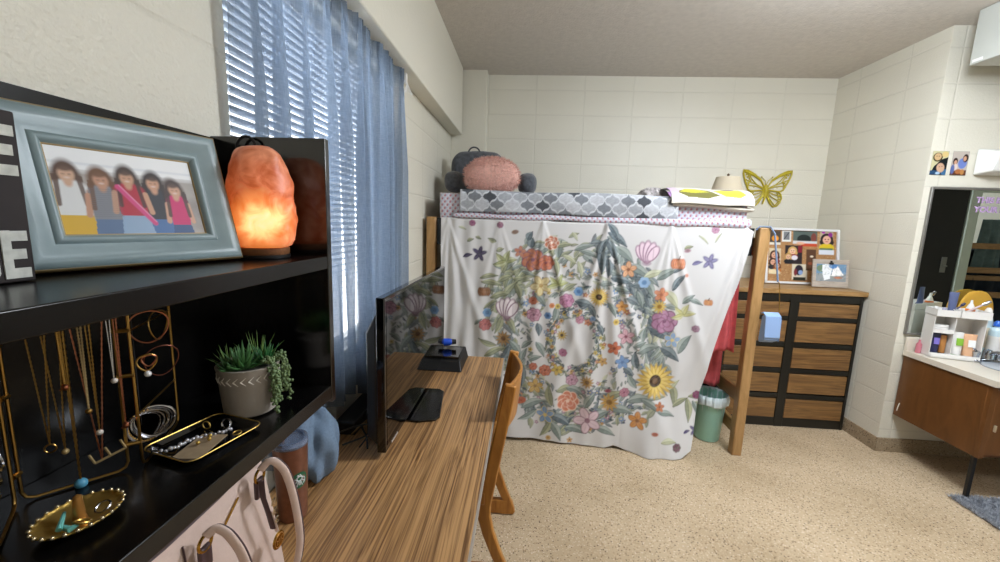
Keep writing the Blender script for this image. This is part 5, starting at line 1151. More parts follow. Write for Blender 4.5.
bangle(c0+[0.004, .006, 1.300], .025, .0010, .75, mat('dark_copper', '7a4a3c', .3, 1), 'large thin copper bangle around the right panel wire')
bangle(c0+[0.006, -.022, 1.306], .013, .0016, .8, gold, 'small gold hoop hanging with a white charm')
bangle(c0+[0.008, -.020, 1.309], .009, .0012, .9, rose, 'smallest rose gold hoop inside the gold hoop')
o = MB().ball(tuple(c0+[0.012, -.028, 1.290]), .005, 10).build('bead_charm', mat('pearl', 'e6e4e2', .25)); tag(o, 'white bead charm hanging from the small gold hoop', 'charm')
for k in range(6):
    bangle(c0+[-.002+.002*k, -.030+.002*k, 1.198+.0015*k], .0235+.0012*(k % 3), .0013+.0005*(k % 2), .70+.11*k, [silver, silver, gold, silver, mat('gunmetal', '6a6a70', .25, 1), silver][k],
           ['widest silver bangle of the lower cluster', 'plain silver bangle inside the lower cluster', 'beaded gold bracelet at the front of the lower cluster', 'thin silver bangle at the top of the lower cluster', 'dark grey metal bangle of the lower cluster', 'outermost right silver bangle of the lower cluster'][k], beads=.0021 if k == 2 else 0)
cl0 = np.array([-.642, .405, 0])
for k in range(5):
    bangle(cl0+[.002*k, -.003*k, 1.245-.016*k], .020, .0022, -1.0+.1*k, [silver, mat('gunmetal', '6a6a70', .25, 1), silver, gold, gold][k], ['uppermost silver bracelet at the left edge of the shelf', 'dark bracelet below the uppermost at the left edge', 'middle silver bracelet at the left edge of the shelf', 'gold bracelet near the bottom of the left panel', 'lowest gold bracelet on the left panel'][k])

# scalloped ring dish with a post
rd = thing('ring_dish', (-.557, .424, 1.148), 'scalloped gold ring dish with a tall centre cone on the lower shelf', 'dish')
DC = (-.557, .424, 1.148); polg = mat('polished_gold', 'c9a758', .38, .85)
def dish(u, v):
    a = u*2*pi; R0 = np.interp(v, [0, .3, .8, 1], [0.0005, .022, .040, .043]); z = np.interp(v, [0, .3, .8, 1], [.0035, .004, .011, .0145]); s_ = 1+.05*v*v*abs(sin(a*12))
    return (DC[0]+R0*s_*cos(a)*.86, DC[1]+R0*s_*sin(a)*1.0, DC[2]+z)
mb = MB(); mb.grid(dish, 97, 12); mb.open = True; mb.build('bowl', polg, rd, solid=.0018, angle=180)
mb = MB(); 
for k in range(24): a = 2*pi*(k+.5)/24; mb.ball((DC[0]+.0445*cos(a)*.86, DC[1]+.0445*sin(a), DC[2]+.015), .0026, 8)
mb.build('bead_rim', mat('pale_gold_bead', 'd9c9a4', .2, .8), rd)
MB().lathe([(.008, .004), (.006, .012), (.0052, .028), (.0042, .0375), (.001, .040)], DC, 20).build('cone', mat('copper_cone', 'c08a48', .35, .7), rd)
def ring_(c, r, w, m, label, R=None):
    pts = np.array([(r*cos(a), r*sin(a), 0) for a in np.linspace(0, 2*pi, 28)[:-1]]); pts = pts if R is None else pts@R.T
    o = MB().tube(pts+np.array(c), w, 6, closed=True).build('ring', m); tag(o, label, 'ring')
ring_((DC[0]+.014, DC[1]+.016, DC[2]+.012), .008, .0013, silver, 'small silver ring lying on the right of the gold dish', rotx(.5))
ring_((DC[0]+.016, DC[1]-.010, DC[2]+.012), .008, .0015, polg, 'gold ring lying at the front of the gold dish', rotx(-.4))
tq = mat('turquoise_enamel', '6fb9b0', .3)
o = MB().tube([(DC[0]+.004, DC[1]-.026, DC[2]+.012), (DC[0]-.010, DC[1]-.008, DC[2]+.020), (DC[0]-.002, DC[1]-.020, DC[2]+.011), (DC[0]+.014, DC[1]-.022, DC[2]+.011), (DC[0]+.018, DC[1]-.016, DC[2]+.013)], [.0035, .0018, .003, .004, .002], 8).build('turquoise_charm', tq); tag(o, 'turquoise cross shaped charm lying in the gold dish', 'charm')

# black tray with gold rim, a card of earrings, bracelet and rings
TA = np.array([-.513, .542]); TB = np.array([-.482, .676]); TD = np.array([-.624, .569])
ty = thing('trinket_tray', (-.553, .621, 1.148), 'shallow black trinket tray with a gold rim on the lower shelf', 'tray')
e1 = TB-TA; e2 = TD-TA
def tp_(a, b_, z): q = TA+e1*a+e2*b_; return (q[0], q[1], 1.148+z)
def rr_path(m, z, k=6, cr=.13):
    pts = []
    for (cx, cy, a0) in ((1-m-cr, 1-m-cr, 0), (m+cr, 1-m-cr, pi/2), (m+cr, m+cr, pi), (1-m-cr, m+cr, 3*pi/2)):
        for i in range(k+1): a = a0+pi/2*i/k; pts.append(tp_(cx+cr*cos(a), cy+cr*sin(a), z))
    return pts
mb = MB(); lv = [rr_path(.06, 0), rr_path(.0, .009), rr_path(.03, .009), rr_path(.08, .003)]; n = len(lv[0])
for l in lv: mb.v.extend(l)
mb.f = [(i*n+k, i*n+(k+1) % n, (i+1)*n+(k+1) % n, (i+1)*n+k) for i in range(3) for k in range(n)]+[tuple(range(n))[::-1], tuple(range(3*n, 4*n))]
mb.build('dish', gloss, ty); MB().tube(rr_path(.004, .0095), .0011, 6, closed=True).build('gilt_rim', polg, ty)
cd = MB(); cd.T = (rotz(.12), np.array([-.540, .598, 1.152])); cd.box(-.022, .022, -.040, .034, .0005, .0025); o = cd.build('earring_card', mat('tan_card', '9a8568', .8, noise=.1, nscale=80)); tag(o, 'tan cardboard earring card lying at the front of the black tray', 'card')
for k, (dx, dy) in enumerate(((-.005, -.002), (.004, .012), (-.003, .022))):
    o = MB().ball((-.540+dx, .598+dy, 1.159), .0035, 8).build('stud_earring', polg); tag(o, ['gold stud earring nearest the stand on the tan card', 'gold stud earring in the middle of the tan card', 'gold stud earring at the far end of the tan card'][k], 'earring')
br = MB(); gem = mat('crystal', 'dcdce4', .08, .7)
for k in range(22): t = k/21; br.ball((-.592+.060*t+.006*sin(t*9), .566+.085*t, 1.156+.0015*sin(k*2.3)), .0030+.001*(k % 3 == 0), 8)
o = br.build('crystal_bracelet', gem); tag(o, 'sparkling crystal bracelet across the black tray', 'bracelet')
st = MB(); pts = [( .009*(1 if k % 2 == 0 else .42)*cos(k*pi/5), .009*(1 if k % 2 == 0 else .42)*sin(k*pi/5)) for k in range(10)]
st.T = (rotz(.3)@roty(.5), np.array([-.590, .560, 1.165])); st.prism(pts, 'z', -.0015, .0015); o = st.build('star_earring', silver); tag(o, 'silver star earring at the left end of the tray', 'earring')
ring_((-.540, .655, 1.1625), .0085, .0018, silver, 'chunky silver ring standing at the far end of the tray', rotx(pi/2-.3)@rotz(.2))
ring_((-.575, .650, 1.1600), .0070, .0012, polg, 'thin gold ring standing at the back of the tray', rotx(pi/2))
ring_((-.510, .642, 1.1545), .0065, .0012, polg, 'small gold ring lying at the right corner of the tray', rotx(.1))

# handbag on the desk under the shelf
hb = thing('handbag', (-.545, .53, .751), 'blush pink leather handbag with gold hardware on the desk under the shelf', 'handbag')
blush = mat('blush_leather', 'd6bfb4', .5, noise=.04, nscale=25, bump=.2, bscale=160); trim = mat('dark_edge_paint', '4a3538', .5); brass = mat('bag_gold', 'b38a3c', .25, 1)
BY0, BY1 = .24, .772
def bag(u, v):
    # u round the plan, v upwards
    z = v*.315; s_ = 1-.10*v; a = u*2*pi; sg = lambda q, p: math.copysign(abs(q)**p, q)
    hx = .062*(1-.42*v); hy = (BY1-BY0)/2*s_; cx, cy = -.560, (BY0+BY1)/2-.010*v
    x = cx+hx*sg(cos(a), .35); y = cy+hy*sg(sin(a), .35)
    return (x+.004*sin(9*y+3*v), y, .752+z-(.018*(1-(2*(y-cy)/(BY1-BY0))**2)*max(0, v-.6)/.4))
mb = MB(); mb.grid(bag, 120, 24); mb.open = True; mb.build('body', blush, hb, angle=180)
mb = MB(); rim = [bag(u, 1) for u in np.linspace(0, 1, 60)[:-1]]; mb.tube(rim, .0022, 6, closed=True); mb.build('top_edge', trim, hb)
MB().box(-.62, -.50, BY0+.01, BY1-.01, .751, .760).build('base', blush, hb, bevel=.003)
def face_x(y, v): return max(bag(u, v)[0] for u in (0.0, .02, .98))
def on_front(y, z): v = (z-.752)/.315; return -.560+.062*(1-.42*v)+.004*sin(9*y+3*v)+.0015
mb = MB(); mb.tube([(on_front(.520, z), .520+.004*sin(z*9), z) for z in np.linspace(.76, 1.03, 14)], .0016, 6); mb.build('seam', trim, hb)
MB().tube([(on_front(y, z)+.001, y, z) for y, z in ((.600, 1.000), (.618, 1.012), (.640, 1.026))], .0020, 6).build('logo_bar', brass, hb)
# two handles: strap loops from rings
def handle(pts, y):
    x = pts[0][0]-.006; zr = pts[0][2]-.012
    P_ = np.array(pts); tt = np.linspace(0, len(P_)-1, 60); Q_ = np.stack([np.interp(tt, range(len(P_)), P_[:, i]) for i in range(3)], 1)
    for _ in range(8): Q_[1:-1] = (Q_[:-2]+2*Q_[1:-1]+Q_[2:])/4
    h = MB().tube(Q_, .0075, 10, flat=(.35, 1)).build('handle', blush, hb, angle=180)
    MB().tube(Q_+np.array([.0018, .003, 0]), .0066, 8, flat=(.28, 1)).build('handle_edge', trim, h, angle=180)
    MB().tube([(x+.004, y+.013*cos(a), zr+.013*sin(a)) for a in np.linspace(0, 2*pi, 20)[:-1]], .0026, 8, closed=True).build('ring', brass, h)
    MB().box(x-.002, x+.006, y-.012, y+.012, zr-.045, zr-.006).build('tab', trim, h, bevel=.003)
handle([(-.492, .672, 1.062), (-.480, .678, 1.078), (-.470, .684, 1.075), (-.460, .698, 1.047), (-.455, .710, .995), (-.453, .722, .928), (-.456, .733, .86), (-.466, .735, .807), (-.478, .735, .780)], .672)
handle([(-.492, .538, 1.036), (-.480, .545, 1.048), (-.465, .551, 1.032), (-.455, .562, .993), (-.450, .570, .95), (-.449, .575, .89), (-.455, .577, .83), (-.468, .575, .785)], .538)
x = -.486
MB().tube([(x, .664, 1.045), (x+.004, .662, 1.01), (x+.008, .668, .975), (x+.010, .676, .935)], .006, 8, flat=(.35, 1)).build('hang_strap', trim, hb)
MB().tube([(x+.010, .670, .975), (x+.013, .676, .95), (x+.014, .682, .925)], .0045, 8, flat=(.5, 1)).build('hang_tag_leather', blush, hb)
for k, (chh, y, z) in enumerate((('M', .668, 1.000), ('K', .671, .978), ('C', .676, .956))):
    text_mesh(chh, .018, .002, 'letter_charm', mat('pale_gold_bead', 'd9c9a4', .2, .8), hb, (x+.019, y-.006, z-.006), (-.1, 1, -.2), (0, .2, 1))
med = MB().lathe([(0, -.0015), (.0165, -.0015), (.0175, 0), (.0165, .0015), (0, .0015)], (x+.016, .682, .905), 30, R=roty(pi/2)).build('medallion', brass, hb)
mb = MB(); mb.tube([(x+.018, .682+.0135*cos(a), .905+.0135*sin(a)) for a in np.linspace(0, 2*pi, 30)[:-1]], .0009, 5, closed=True); mb.build('medallion_ring', MATS['copper_cone'], med)
text_mesh('MK', .015, .0012, 'medallion_letters', MATS['copper_cone'], med, (x+.0185, .6715, .900), (0, 1, 0), (0, 0, 1))

# copper tumbler
tu = thing('tumbler', (-.595, .93, .751), 'copper coloured tumbler with a clear lid and straw beside the handbag', 'tumbler')
cop = mat('metallic_copper', '8a5e4a', .40, .55, noise=.12, nscale=60); TUC = (-.595, .93, .751)
MB().lathe([(0, 0), (.033, 0), (.0345, .003), (.0355, .02), (.042, .205), (.0425, .207), (.0415, .208), (.034, .02), (0, .018)], TUC, 48).build('cup', cop, tu)
clr = mat('clear_plastic', 'a9b8d4', .08, trans=.75)
MB().lathe([(.0405, .205), (.0435, .207), (.0438, .218), (.042, .224), (.036, .225), (.034, .218), (.010, .217), (0, .217)], TUC, 48).build('lid', clr, tu)
MB().tube([(TUC[0]-.012, TUC[1]-.006, .80), (TUC[0]-.014, TUC[1]-.010, 1.02)], .0042, 10).build('straw', cop, tu)
# round printed emblem on the side: green disc, pale figure shapes
def on_cup(a, z, d=.0008): r_ = .0355+(.042-.0355)*(z-.02)/.185+d; return (TUC[0]+r_*cos(a), TUC[1]+r_*sin(a), TUC[2]+z)
EA, EZ = -.55, .118
def patch(pts, m, name, d):
    mb = MB(); n = len(pts); mb.v = [on_cup(EA, EZ, d)]+[on_cup(EA+y/.038, EZ+z, d) for y, z in pts]; mb.f = [(0, k+1, (k+1) % n+1) for k in range(n)]; mb.open = True; return mb.build(name, m, tu, smooth=False)
patch([(.022*cos(a), .022*sin(a)) for a in np.linspace(0, 2*pi, 40)[:-1]], mat('print_green', '2c6a4a', .5), 'emblem', .0009)
wp = mat('print_white', 'd6dcdc', .5)
mb = MB()
def band2(fn, n=24, w=.0016, d=.0014):
    pts = [fn(t) for t in np.linspace(0, 1, n)]; mb.tube([on_cup(EA+y/.038, EZ+z, d) for y, z in pts], w, 5)
for s_ in (-1, 1):
    band2(lambda t: (s_*(.004+.008*t+.002*sin(t*9)), .010-.020*t)); band2(lambda t: (s_*(.0025+.004*t), -.002-.013*t)); band2(lambda t: (s_*(.010+.004*sin(t*pi)), -.012+.018*t))
band2(lambda t: (.006*cos(t*2*pi), .005+.006*sin(t*2*pi)), w=.0014); band2(lambda t: (-.005+.010*t, .0135+.002*sin(t*12)), w=.0016); band2(lambda t: (0, -.004-.008*t), w=.003)
mb.build('emblem_figure', wp, tu)

# =============================================================== VANITY CORNER
van_w = wood('vanity_walnut', '704824', '573619', 'z', .6, .35, 1.6, bands=12)
vn = thing('vanity_cabinet', (3.2, 2.6, 0), 'wall hung walnut brown vanity cabinet under the pale counter', 'cabinet')
VX0, VX1, VY0, VY1, VZ0, VZ1 = 2.64, 4.0, 2.315, 2.855, .292, .728
MB().box(VX0, VX1, VY0+.02, VY1, VZ0, VZ1).build('body', van_w, vn, bevel=.002)
for k in range(3):
    d = MB().box(VX0+.03+k*.44, VX0+.45+k*.44, VY0, VY0+.019, VZ0+.02, VZ1-.02).build('door', van_w, vn, bevel=.003)
    MB().box(VX0+.048+k*.44, VX0+.056+k*.44, VY0-.012, VY0, .46, .50).build('pull', mat('pale_pull', 'c9b99a', .4, .4), d, bevel=.002)
MB().box(VX0, VX0+.03, VY0, VY0+.02, VZ0, VZ1).build('stile', van_w, vn)
for x in (2.665, 3.9): MB().box(x, x+.020, 2.35, 2.370, 0, VZ0).build('leg', blackmetal, vn, bevel=.002)
mb = MB(); mb.tube([(VX0-.001, 2.83, .33), (VX0-.003, 2.825, .36), (VX0-.001, 2.82, .39)], .003, 6); mb.build('paint_drip', mat('white_plastic', 'eceae4', .4), vn)
lamc = mat('cream_laminate', 'ddd5c5', .3)
ct = thing('countertop', (3.2, 2.58, .729), 'cream laminate vanity counter with a backsplash and oval basin', 'countertop')
SKX, SKY = 3.06, 2.53
mb = MB(); X0, X1, Y0, Y1 = VX0-.01, VX1, VY0-.02, 2.855
N_ = 40; ring_in = [(SKX+.20*cos(2*pi*k/N_), SKY+.15*sin(2*pi*k/N_)) for k in range(N_)]
def outp(a):
    dx, dy = cos(a), sin(a); t = min(((X1-SKX)/dx if dx > 0 else (X0-SKX)/dx) if abs(dx) > 1e-9 else 9, ((Y1-SKY)/dy if dy > 0 else (Y0-SKY)/dy) if abs(dy) > 1e-9 else 9); return (SKX+t*dx, SKY+t*dy)
angs = sorted(set([2*pi*k/N_ for k in range(N_)]+[math.atan2(y-SKY, x-SKX) % (2*pi) for x in (X0, X1) for y in (Y0, Y1)])); m_ = len(angs)
for z in (.729, .764):
    for a in angs: mb.v.append((SKX+.20*cos(a), SKY+.15*sin(a), z))
    for a in angs: mb.v.append((*outp(a), z))
for k in range(m_):
    k2 = (k+1) % m_; a, b_, c_, d_ = k, k2, m_+k2, m_+k; o_ = 2*m_
    mb.f += [(a, b_, c_, d_), (a+o_, d_+o_, c_+o_, b_+o_), (d_, c_, c_+o_, d_+o_), (a, a+o_, b_+o_, b_)]
mb.build('worktop', lamc, ct)
MB().box(X0, X1, 2.835, 2.855, .764, .86).build('backsplash', lamc, ct, bevel=.003)
bm_ = mat('basin_grey', 'b4b9be', .25)
mb = MB(); mb.lathe([(.205, .770), (.215, .766), (.205, .764), (.185, .745), (.14, .67), (.05, .655), (.001, .655)], (SKX, SKY, 0), 48, sy=.77); mb.open = True; mb.build('basin', bm_, ct, solid=.003, angle=180)
chrome = mat('chrome', 'b8bcc2', .12, 1)
fa = thing('faucet', (2.99, 2.70, .765), 'chrome faucet with a lever at the back of the basin', 'faucet')
FX, FY = 2.955, 2.66
MB().box(FX-.09, FX+.09, FY-.025, FY+.025, .765, .787).build('base_plate', chrome, fa, bevel=.01, bseg=3)
MB().lathe([(.024, .0), (.022, .04), (.018, .06), (.001, .066)], (FX, FY, .787), 24).build('body', chrome, fa)
MB().tube([(FX, FY, .82), (FX, FY-.05, .842), (FX, FY-.10, .835), (FX, FY-.13, .812)], [.014, .012, .011, .011], 12).build('spout', chrome, fa)
for s_ in (-1, 1):
    h = MB().lathe([(.018, 0), (.016, .022), (.020, .030), (.020, .045), (.012, .052), (.001, .053)], (FX+s_*.068, FY, .787), 20).build('valve', chrome, fa)
    MB().tube([(FX+s_*.068, FY, .832), (FX+s_*.10, FY-.02, .852), (FX+s_*.125, FY-.035, .858)], [.007, .006, .005], 8).build('lever', chrome, h)

# mirror: thin metal frame on the alcove wall
mr = thing('wall_mirror', (3.2, 2.86, .905), 'large wall mirror in a thin metal frame above the vanity', 'mirror')
mirm = mat('mirror_silver', 'e6ece6', .0, 1.0); alu = mat('aluminium_frame', '8f8d88', .35, .7)
MX0, MX1, MZ0, MZ1 = 2.618, 3.9, .875, 1.868
MB().box(MX0+.010, MX1-.010, 2.860, 2.866, MZ0+.008, MZ1-.010).build('glass', mirm, mr, smooth=False)
mb = MB()
for b in ((MX0, MX0+.014, MZ0, MZ1), (MX1-.014, MX1, MZ0, MZ1), (MX0+.014, MX1-.014, MZ0, MZ0+.012), (MX0+.014, MX1-.014, MZ1-.014, MZ1)): mb.box(b[0], b[1], 2.852, 2.868, b[2], b[3])
mb.build('frame', alu, mr, bevel=.002)
lil = mat('lilac_vinyl', 'b49ac0', .5)
text_mesh('THIS IS', .052, .001, 'lettering', lil, mr, (2.905, 2.8588, 1.775), (1, 0, 0), (0, 0, 1), .0022)
text_mesh('YOUR SIGN', .052, .001, 'lettering', lil, mr, (2.902, 2.8588, 1.715), (1, 0, 0), (0, 0, 1), .0022)

# two snapshots on the alcove wall
def snapshot(x0, x1, z0, z1, fn, label):
    w, h = x1-x0, z1-z0; cv = Canvas(0, w, 0, h, .0028, '888888'); fn(cv, w, h)
    t = thing('snapshot', ((x0+x1)/2, 2.865, z0), label, 'photo', None)
    canvas_obj(cv, lambda X, Y: np.stack([x0+X, 2.8650+0*X, z0+Y], 1), 'print', t, vcol('glossy_print', .25), thick=.0006)
def ph_a(c, w, h):
    c.rect(0, w, 0, h, 'c9c39a'); c.poly([(0, 0), (w, 0), (w, h*.75), (w*.6, h*.65), (w*.2, h*.35)], '151c20'); c.rect(0, w*.5, 0, h*.18, '2c4a6c'); c.ell(w*.9, h*.1, w*.2, h*.14, '3c6a94')
    c.ell(w*.35, h*.74, w*.30, h*.19, '3a3420'); c.ell(w*.35, h*.76, w*.22, h*.15, 'c9a87c'); c.ell(w*.78, h*.86, w*.2, h*.12, 'd8bf80'); c.ell(w*.62, h*.30, w*.24, h*.2, 'c9a488', .3); c.ell(w*.5, h*.07, w*.14, h*.06, 'a8c4dc')
    for q in ((.28, .78), (.42, .78), (.55, .34), (.70, .36)): c.ell(w*q[0], h*q[1], w*.03, h*.015, '2a1c18')
def ph_b(c, w, h):
    c.rect(0, w, 0, h, 'bdb2a8'); c.rect(0, w, 0, h*.22, '5a3420'); c.ell(w*.68, h*.50, w*.27, h*.22, '6d82c4'); c.ell(w*.82, h*.72, w*.17, h*.17, '2c1c1c'); c.ell(w*.78, h*.70, w*.10, h*.10, 'c99878')
    c.ell(w*.22, h*.58, w*.15, h*.15, '2c1c1c'); c.ell(w*.24, h*.54, w*.09, h*.09, 'c99a80'); c.ell(w*.27, h*.34, w*.13, h*.14, 'd8c8c0'); c.ell(w*.12, h*.25, w*.12, h*.2, '5a6aa0'); c.ell(w*.5, h*.16, w*.2, h*.10, 'a8683c'); c.ell(w*.75, h*.14, w*.12, h*.12, 'b8824a')
snapshot(2.592, 2.690, 1.945, 2.095, ph_a, 'snapshot of two heads on a pale ground, left of the pair above the mirror')
snapshot(2.715, 2.812, 1.945, 2.095, ph_b, 'snapshot of a person in a blue top, right of the pair above the mirror')

# wall light and hanging box near the ceiling
wl = thing('wall_light', (3.2, 2.84, 1.95), 'white plastic covered wall light above the mirror', 'light')
mb = MB(); mb.add([(2.85, 2.865, 1.945), (3.75, 2.865, 1.945), (3.75, 2.865, 2.115), (2.85, 2.865, 2.115), (2.87, 2.775, 1.965), (3.73, 2.775, 1.965), (3.70, 2.775, 2.085), (2.90, 2.775, 2.085)], [(0, 3, 2, 1), (4, 5, 6, 7), (0, 1, 5, 4), (1, 2, 6, 5), (2, 3, 7, 6), (3, 0, 4, 7)])
mb.build('diffuser', mat('opal_acrylic', 'e4e4e0', .3), wl, bevel=.012, bseg=3)
MB().box(2.90, 3.70, 2.866, 2.869, 1.96, 2.10).build('back_plate', alu, wl)
oc = thing('overhead_cabinet', (3.2, 2.3, 2.545), 'pale grey metal cabinet hung under the ceiling in the corner', 'cabinet')
MB().box(2.54, 3.9, 1.90, 2.69, 2.545, 2.845).build('case', mat('pale_grey_enamel', 'c3c6bf', .4), oc, bevel=.004)
MB().box(2.5385, 2.5395, 2.62, 2.675, 2.556, 2.572).build('label_plate', mat('white_label', 'f0f0ee', .5), oc)

# organizer rack with toiletries
og = thing('cosmetic_organizer', (2.80, 2.74, .765), 'white two level plastic cosmetic organizer on the vanity counter', 'organizer')
wp2 = mat('white_gloss_plastic', 'e8e6e2', .25); OX, OY = 2.795, 2.728
R_ = rotz(-.30); T_ = (R_, np.array([OX, OY, .765]))
def ob(mb): mb.T = T_; return mb
def tray_shape(x0, x1, y0, y1, z0, z1, t=.003, name='tray'):
    mb = ob(MB()); mb.box(x0, x1, y0, y1, z0, z0+t).box(x0, x0+t, y0, y1, z0, z1).box(x1-t, x1, y0, y1, z0, z1).box(x0, x1, y0, y0+t, z0, z1).box(x0, x1, y1-t, y1, z0, z1); return mb.build(name, wp2, og, bevel=.001)
ob(MB())
mb = ob(MB()); mb.prism([(-.115, -.06), (.115, -.06), (.125, -.045), (.125, .06), (-.125, .06), (-.125, -.045)], 'z', .002, .010); mb.build('base_tray', wp2, og, bevel=.003)
mb = ob(MB()); mb.prism([(-.118, -.062), (.118, -.062), (.126, -.05), (.126, -.047), (-.126, -.047), (-.126, -.05)], 'z', .010, .032); mb.build('front_lip', wp2, og, bevel=.001)
for x in (-.125, -.022, .121): mb = ob(MB()); mb.box(x, x+.004, -.05, .06, .010, .275); mb.build('upright', wp2, og, bevel=.001)
mb = ob(MB()); mb.box(-.121, .121, .056, .06, .010, .275); mb.build('rear_wall', wp2, og)
tray_shape(-.119, -.024, -.05, .055, .165, .19, name='middle_tray')
tray_shape(-.128, -.016, -.065, .06, .277, .32, name='upper_tray'); tray_shape(-.012, .13, -.07, .06, .277, .325, name='upper_tray')
def W_(x, y, z): return tuple(np.array([x, y, z])@R_.T+np.array([OX, OY, .765]))
def tube_item(x, y, z0, h, r0, m, capm, label, caph=.02, name='tube_of_cream', flip=False, lean=0, wide=1.3, lab=None):
    """squeeze tube: round cap below, flattened crimp above"""
    t = thing(name, W_(x, y, z0), label, 'tube'); R2 = R_@roty(lean); mb = MB(); n = 24; vs = []; lv_ = np.linspace(0, 1, 12)
    for q in lv_:
        rx = r0*(1+(wide-1)*q); ry = r0*(1-.88*q**1.6)
        for k in range(n): a = 2*pi*k/n; vs.append((rx*cos(a), ry*sin(a), caph+(h-caph)*q))
    vs = np.array(vs); fs = [(i*n+k, i*n+(k+1) % n, (i+1)*n+(k+1) % n, (i+1)*n+k) for i in range(11) for k in range(n)]+[tuple(range(n))[::-1], tuple(range(11*n, 12*n))]
    mb.add(vs@R2.T+np.array(W_(x, y, z0)), fs); mb.build('body', m, t, angle=60)
    MB().lathe([(0, 0), (r0*.92, 0), (r0*.95, .002), (r0*.95, caph-.001), (0, caph-.001)], W_(x, y, z0), 24, R=R2).build('cap', capm, t)
    if lab:
        l = MB(); v = np.array([(-r0*.7, -r0*1.02, h*.5), (r0*.7, -r0*1.02, h*.5), (r0*.7, -r0*.78, h*.78), (-r0*.7, -r0*.78, h*.78)]); v2 = v+np.array([0, -.002, 0])
        l.add(np.concatenate([v, v2])@R2.T+np.array(W_(x, y, z0)), [(0, 1, 2, 3), (7, 6, 5, 4), (0, 4, 5, 1), (1, 5, 6, 2), (2, 6, 7, 3), (3, 7, 4, 0)]); l.build('label', lab, t, smooth=False)
    return t
navy = mat('navy_plastic', '2a2c50', .3); tan = mat('caramel_plastic', 'b07840', .3); peach = mat('peach_plastic', 'e0b08a', .35); green = mat('leaf_green_plastic', '86b83c', .3)
tube_item(-.088, -.015, .011, .150, .020, navy, navy, 'navy blue squeeze tube in the lower left bay of the organizer', lab=mat('violet_print', '7a6cc0', .4))
tube_item(-.045, -.010, .011, .135, .0155, tan, matt, 'caramel coloured tube with a black cap in the organizer', wide=1.1)
tube_item(.022, -.015, .011, .165, .024, wp2, green, 'white tube with a green cap in the middle of the organizer', wide=1.1, lab=green)
tube_item(.078, -.018, .011, .160, .025, peach, peach, 'peach coloured tube with a white label at the right of the organizer', lab=mat('white_label', 'f0f0ee', .5))
o = MB().lathe([(0, 0), (.036, 0), (.040, .004), (.040, .024), (.036, .028), (.036, .030), (.040, .032), (.038, .046), (0, .048)], W_(-.07, .0, .169), 30).build('cream_jar', wp2); tag(o, 'low white cream jar on the middle tray of the organizer', 'jar')
tube_item(-.02, .02, .280, .150, .017, mat('slate_blue_plastic', '5a6488', .3), navy, 'slate blue tube standing at the back of the upper tray', wide=1.5)
def stick(x, y, z, dx, dz, l, m, name, label, r=.006, tip=None, cat='brush'):
    t = thing(name, W_(x, y, z), label, cat); d = np.array([dx, 0, dz]); d /= np.linalg.norm(d)
    a = np.array(W_(x, y, z)); dw_ = d@R_.T; MB().tube([a, a+dw_*l*.5, a+dw_*l*.72], [r, r*.8, r*.7], 10).build('handle', m, t)
    MB().tube([a+dw_*l*.72, a+dw_*l*.8, a+dw_*l], [r*.8, r*1.5, r*1.1], 10).build('head', tip or m, t)
stick(-.035, .0, .289, .75, .9, .10, navy, 'cosmetic_brush', 'dark navy brush leaning in the upper left tray')
stick(.02, .0, .290, .95, .75, .16, mat('pinkish_clear', 'c9b2b0', .2), 'cosmetic_brush', 'pinkish handled brush leaning across the upper right tray', .008, MATS['silver'])
for k, (x, y, r_) in enumerate(((-.10, .01, .012), (-.075, -.02, .010))):
    o = MB().lathe([(0, 0), (r_, 0), (r_, .045), (r_*.6, .05), (0, .05)], W_(x, y, .281), 18).build('lip_balm', mat('grey_lilac_plastic', '9a98ac', .3) if k else wp2); tag(o, ['white lip balm stick in the upper left tray', 'lilac lip balm stick in the upper left tray'][k], 'lip balm')
t = thing('nozzle_bottle', W_(.07, .02, .281), 'small white bottle with an orange band in the upper right tray', 'bottle')
MB().lathe([(0, 0), (.020, 0), (.022, .004), (.021, .05), (.012, .075), (.007, .085), (.005, .105), (0, .106)], W_(.07, .02, .281), 24).build('body', wp2, t)
MB().lathe([(.0222, .035), (.0224, .036), (.0222, .048), (.0215, .05)], W_(.07, .02, .281), 24).build('band', mat('orange_print', 'e07a34', .4), t)
# things beside the basin
ya = thing('yellow_pouch', (3.02, 2.79, .765), 'mustard yellow rounded pouch standing behind the toiletries', 'pouch')
MB().grid(superell((3.0, 2.825, .975), (.115, .016, .225), .75, bump=.006, seed=3), 48, 30).build('body', mat('mustard_fabric', 'c99a35', .8, bump=.3, bscale=80), ya, angle=180)
MB().tube([(3.0+.11*cos(a), 2.822, .975+.215*sin(a)) for a in np.linspace(.1, pi-.1, 24)], .004, 6).build('zip_piping', mat('mustard_dark', 'a87c22', .7), ya)
def pump(x, y, h, r, body, cap, label, lab=None):
    t = thing('pump_bottle', (x, y, .765), label, 'bottle')
    MB().lathe([(0, 0), (r*.95, 0), (r, .004), (r, h*.72), (r*.8, h*.80), (r*.4, h*.84), (r*.4, h*.86), (0, h*.86)], (x, y, .765), 28).build('body', body, t)
    MB().lathe([(r*.45, h*.86), (r*.62, h*.865), (r*.60, h*.95), (r*.3, h), (0, h)], (x, y, .765), 20).build('cap', cap, t)
    if lab: MB().lathe([(r*1.012, h*.2), (r*1.014, h*.21), (r*1.014, h*.6), (r*1.012, h*.61)], (x, y, .765), 28).build('label', lab, t)
blue = mat('cobalt_cap', '2c66c8', .3)
pump(2.985, 2.765, .275, .032, wp2, blue, 'white bottle with a cobalt blue cap right of the organizer', mat('oat_label', 'd8ccb4', .5))
pump(3.075, 2.745, .255, .034, mat('pale_aqua', 'c4dbe2', .2), blue, 'pale bottle with a cobalt blue cap at the right edge of the picture', wp2)
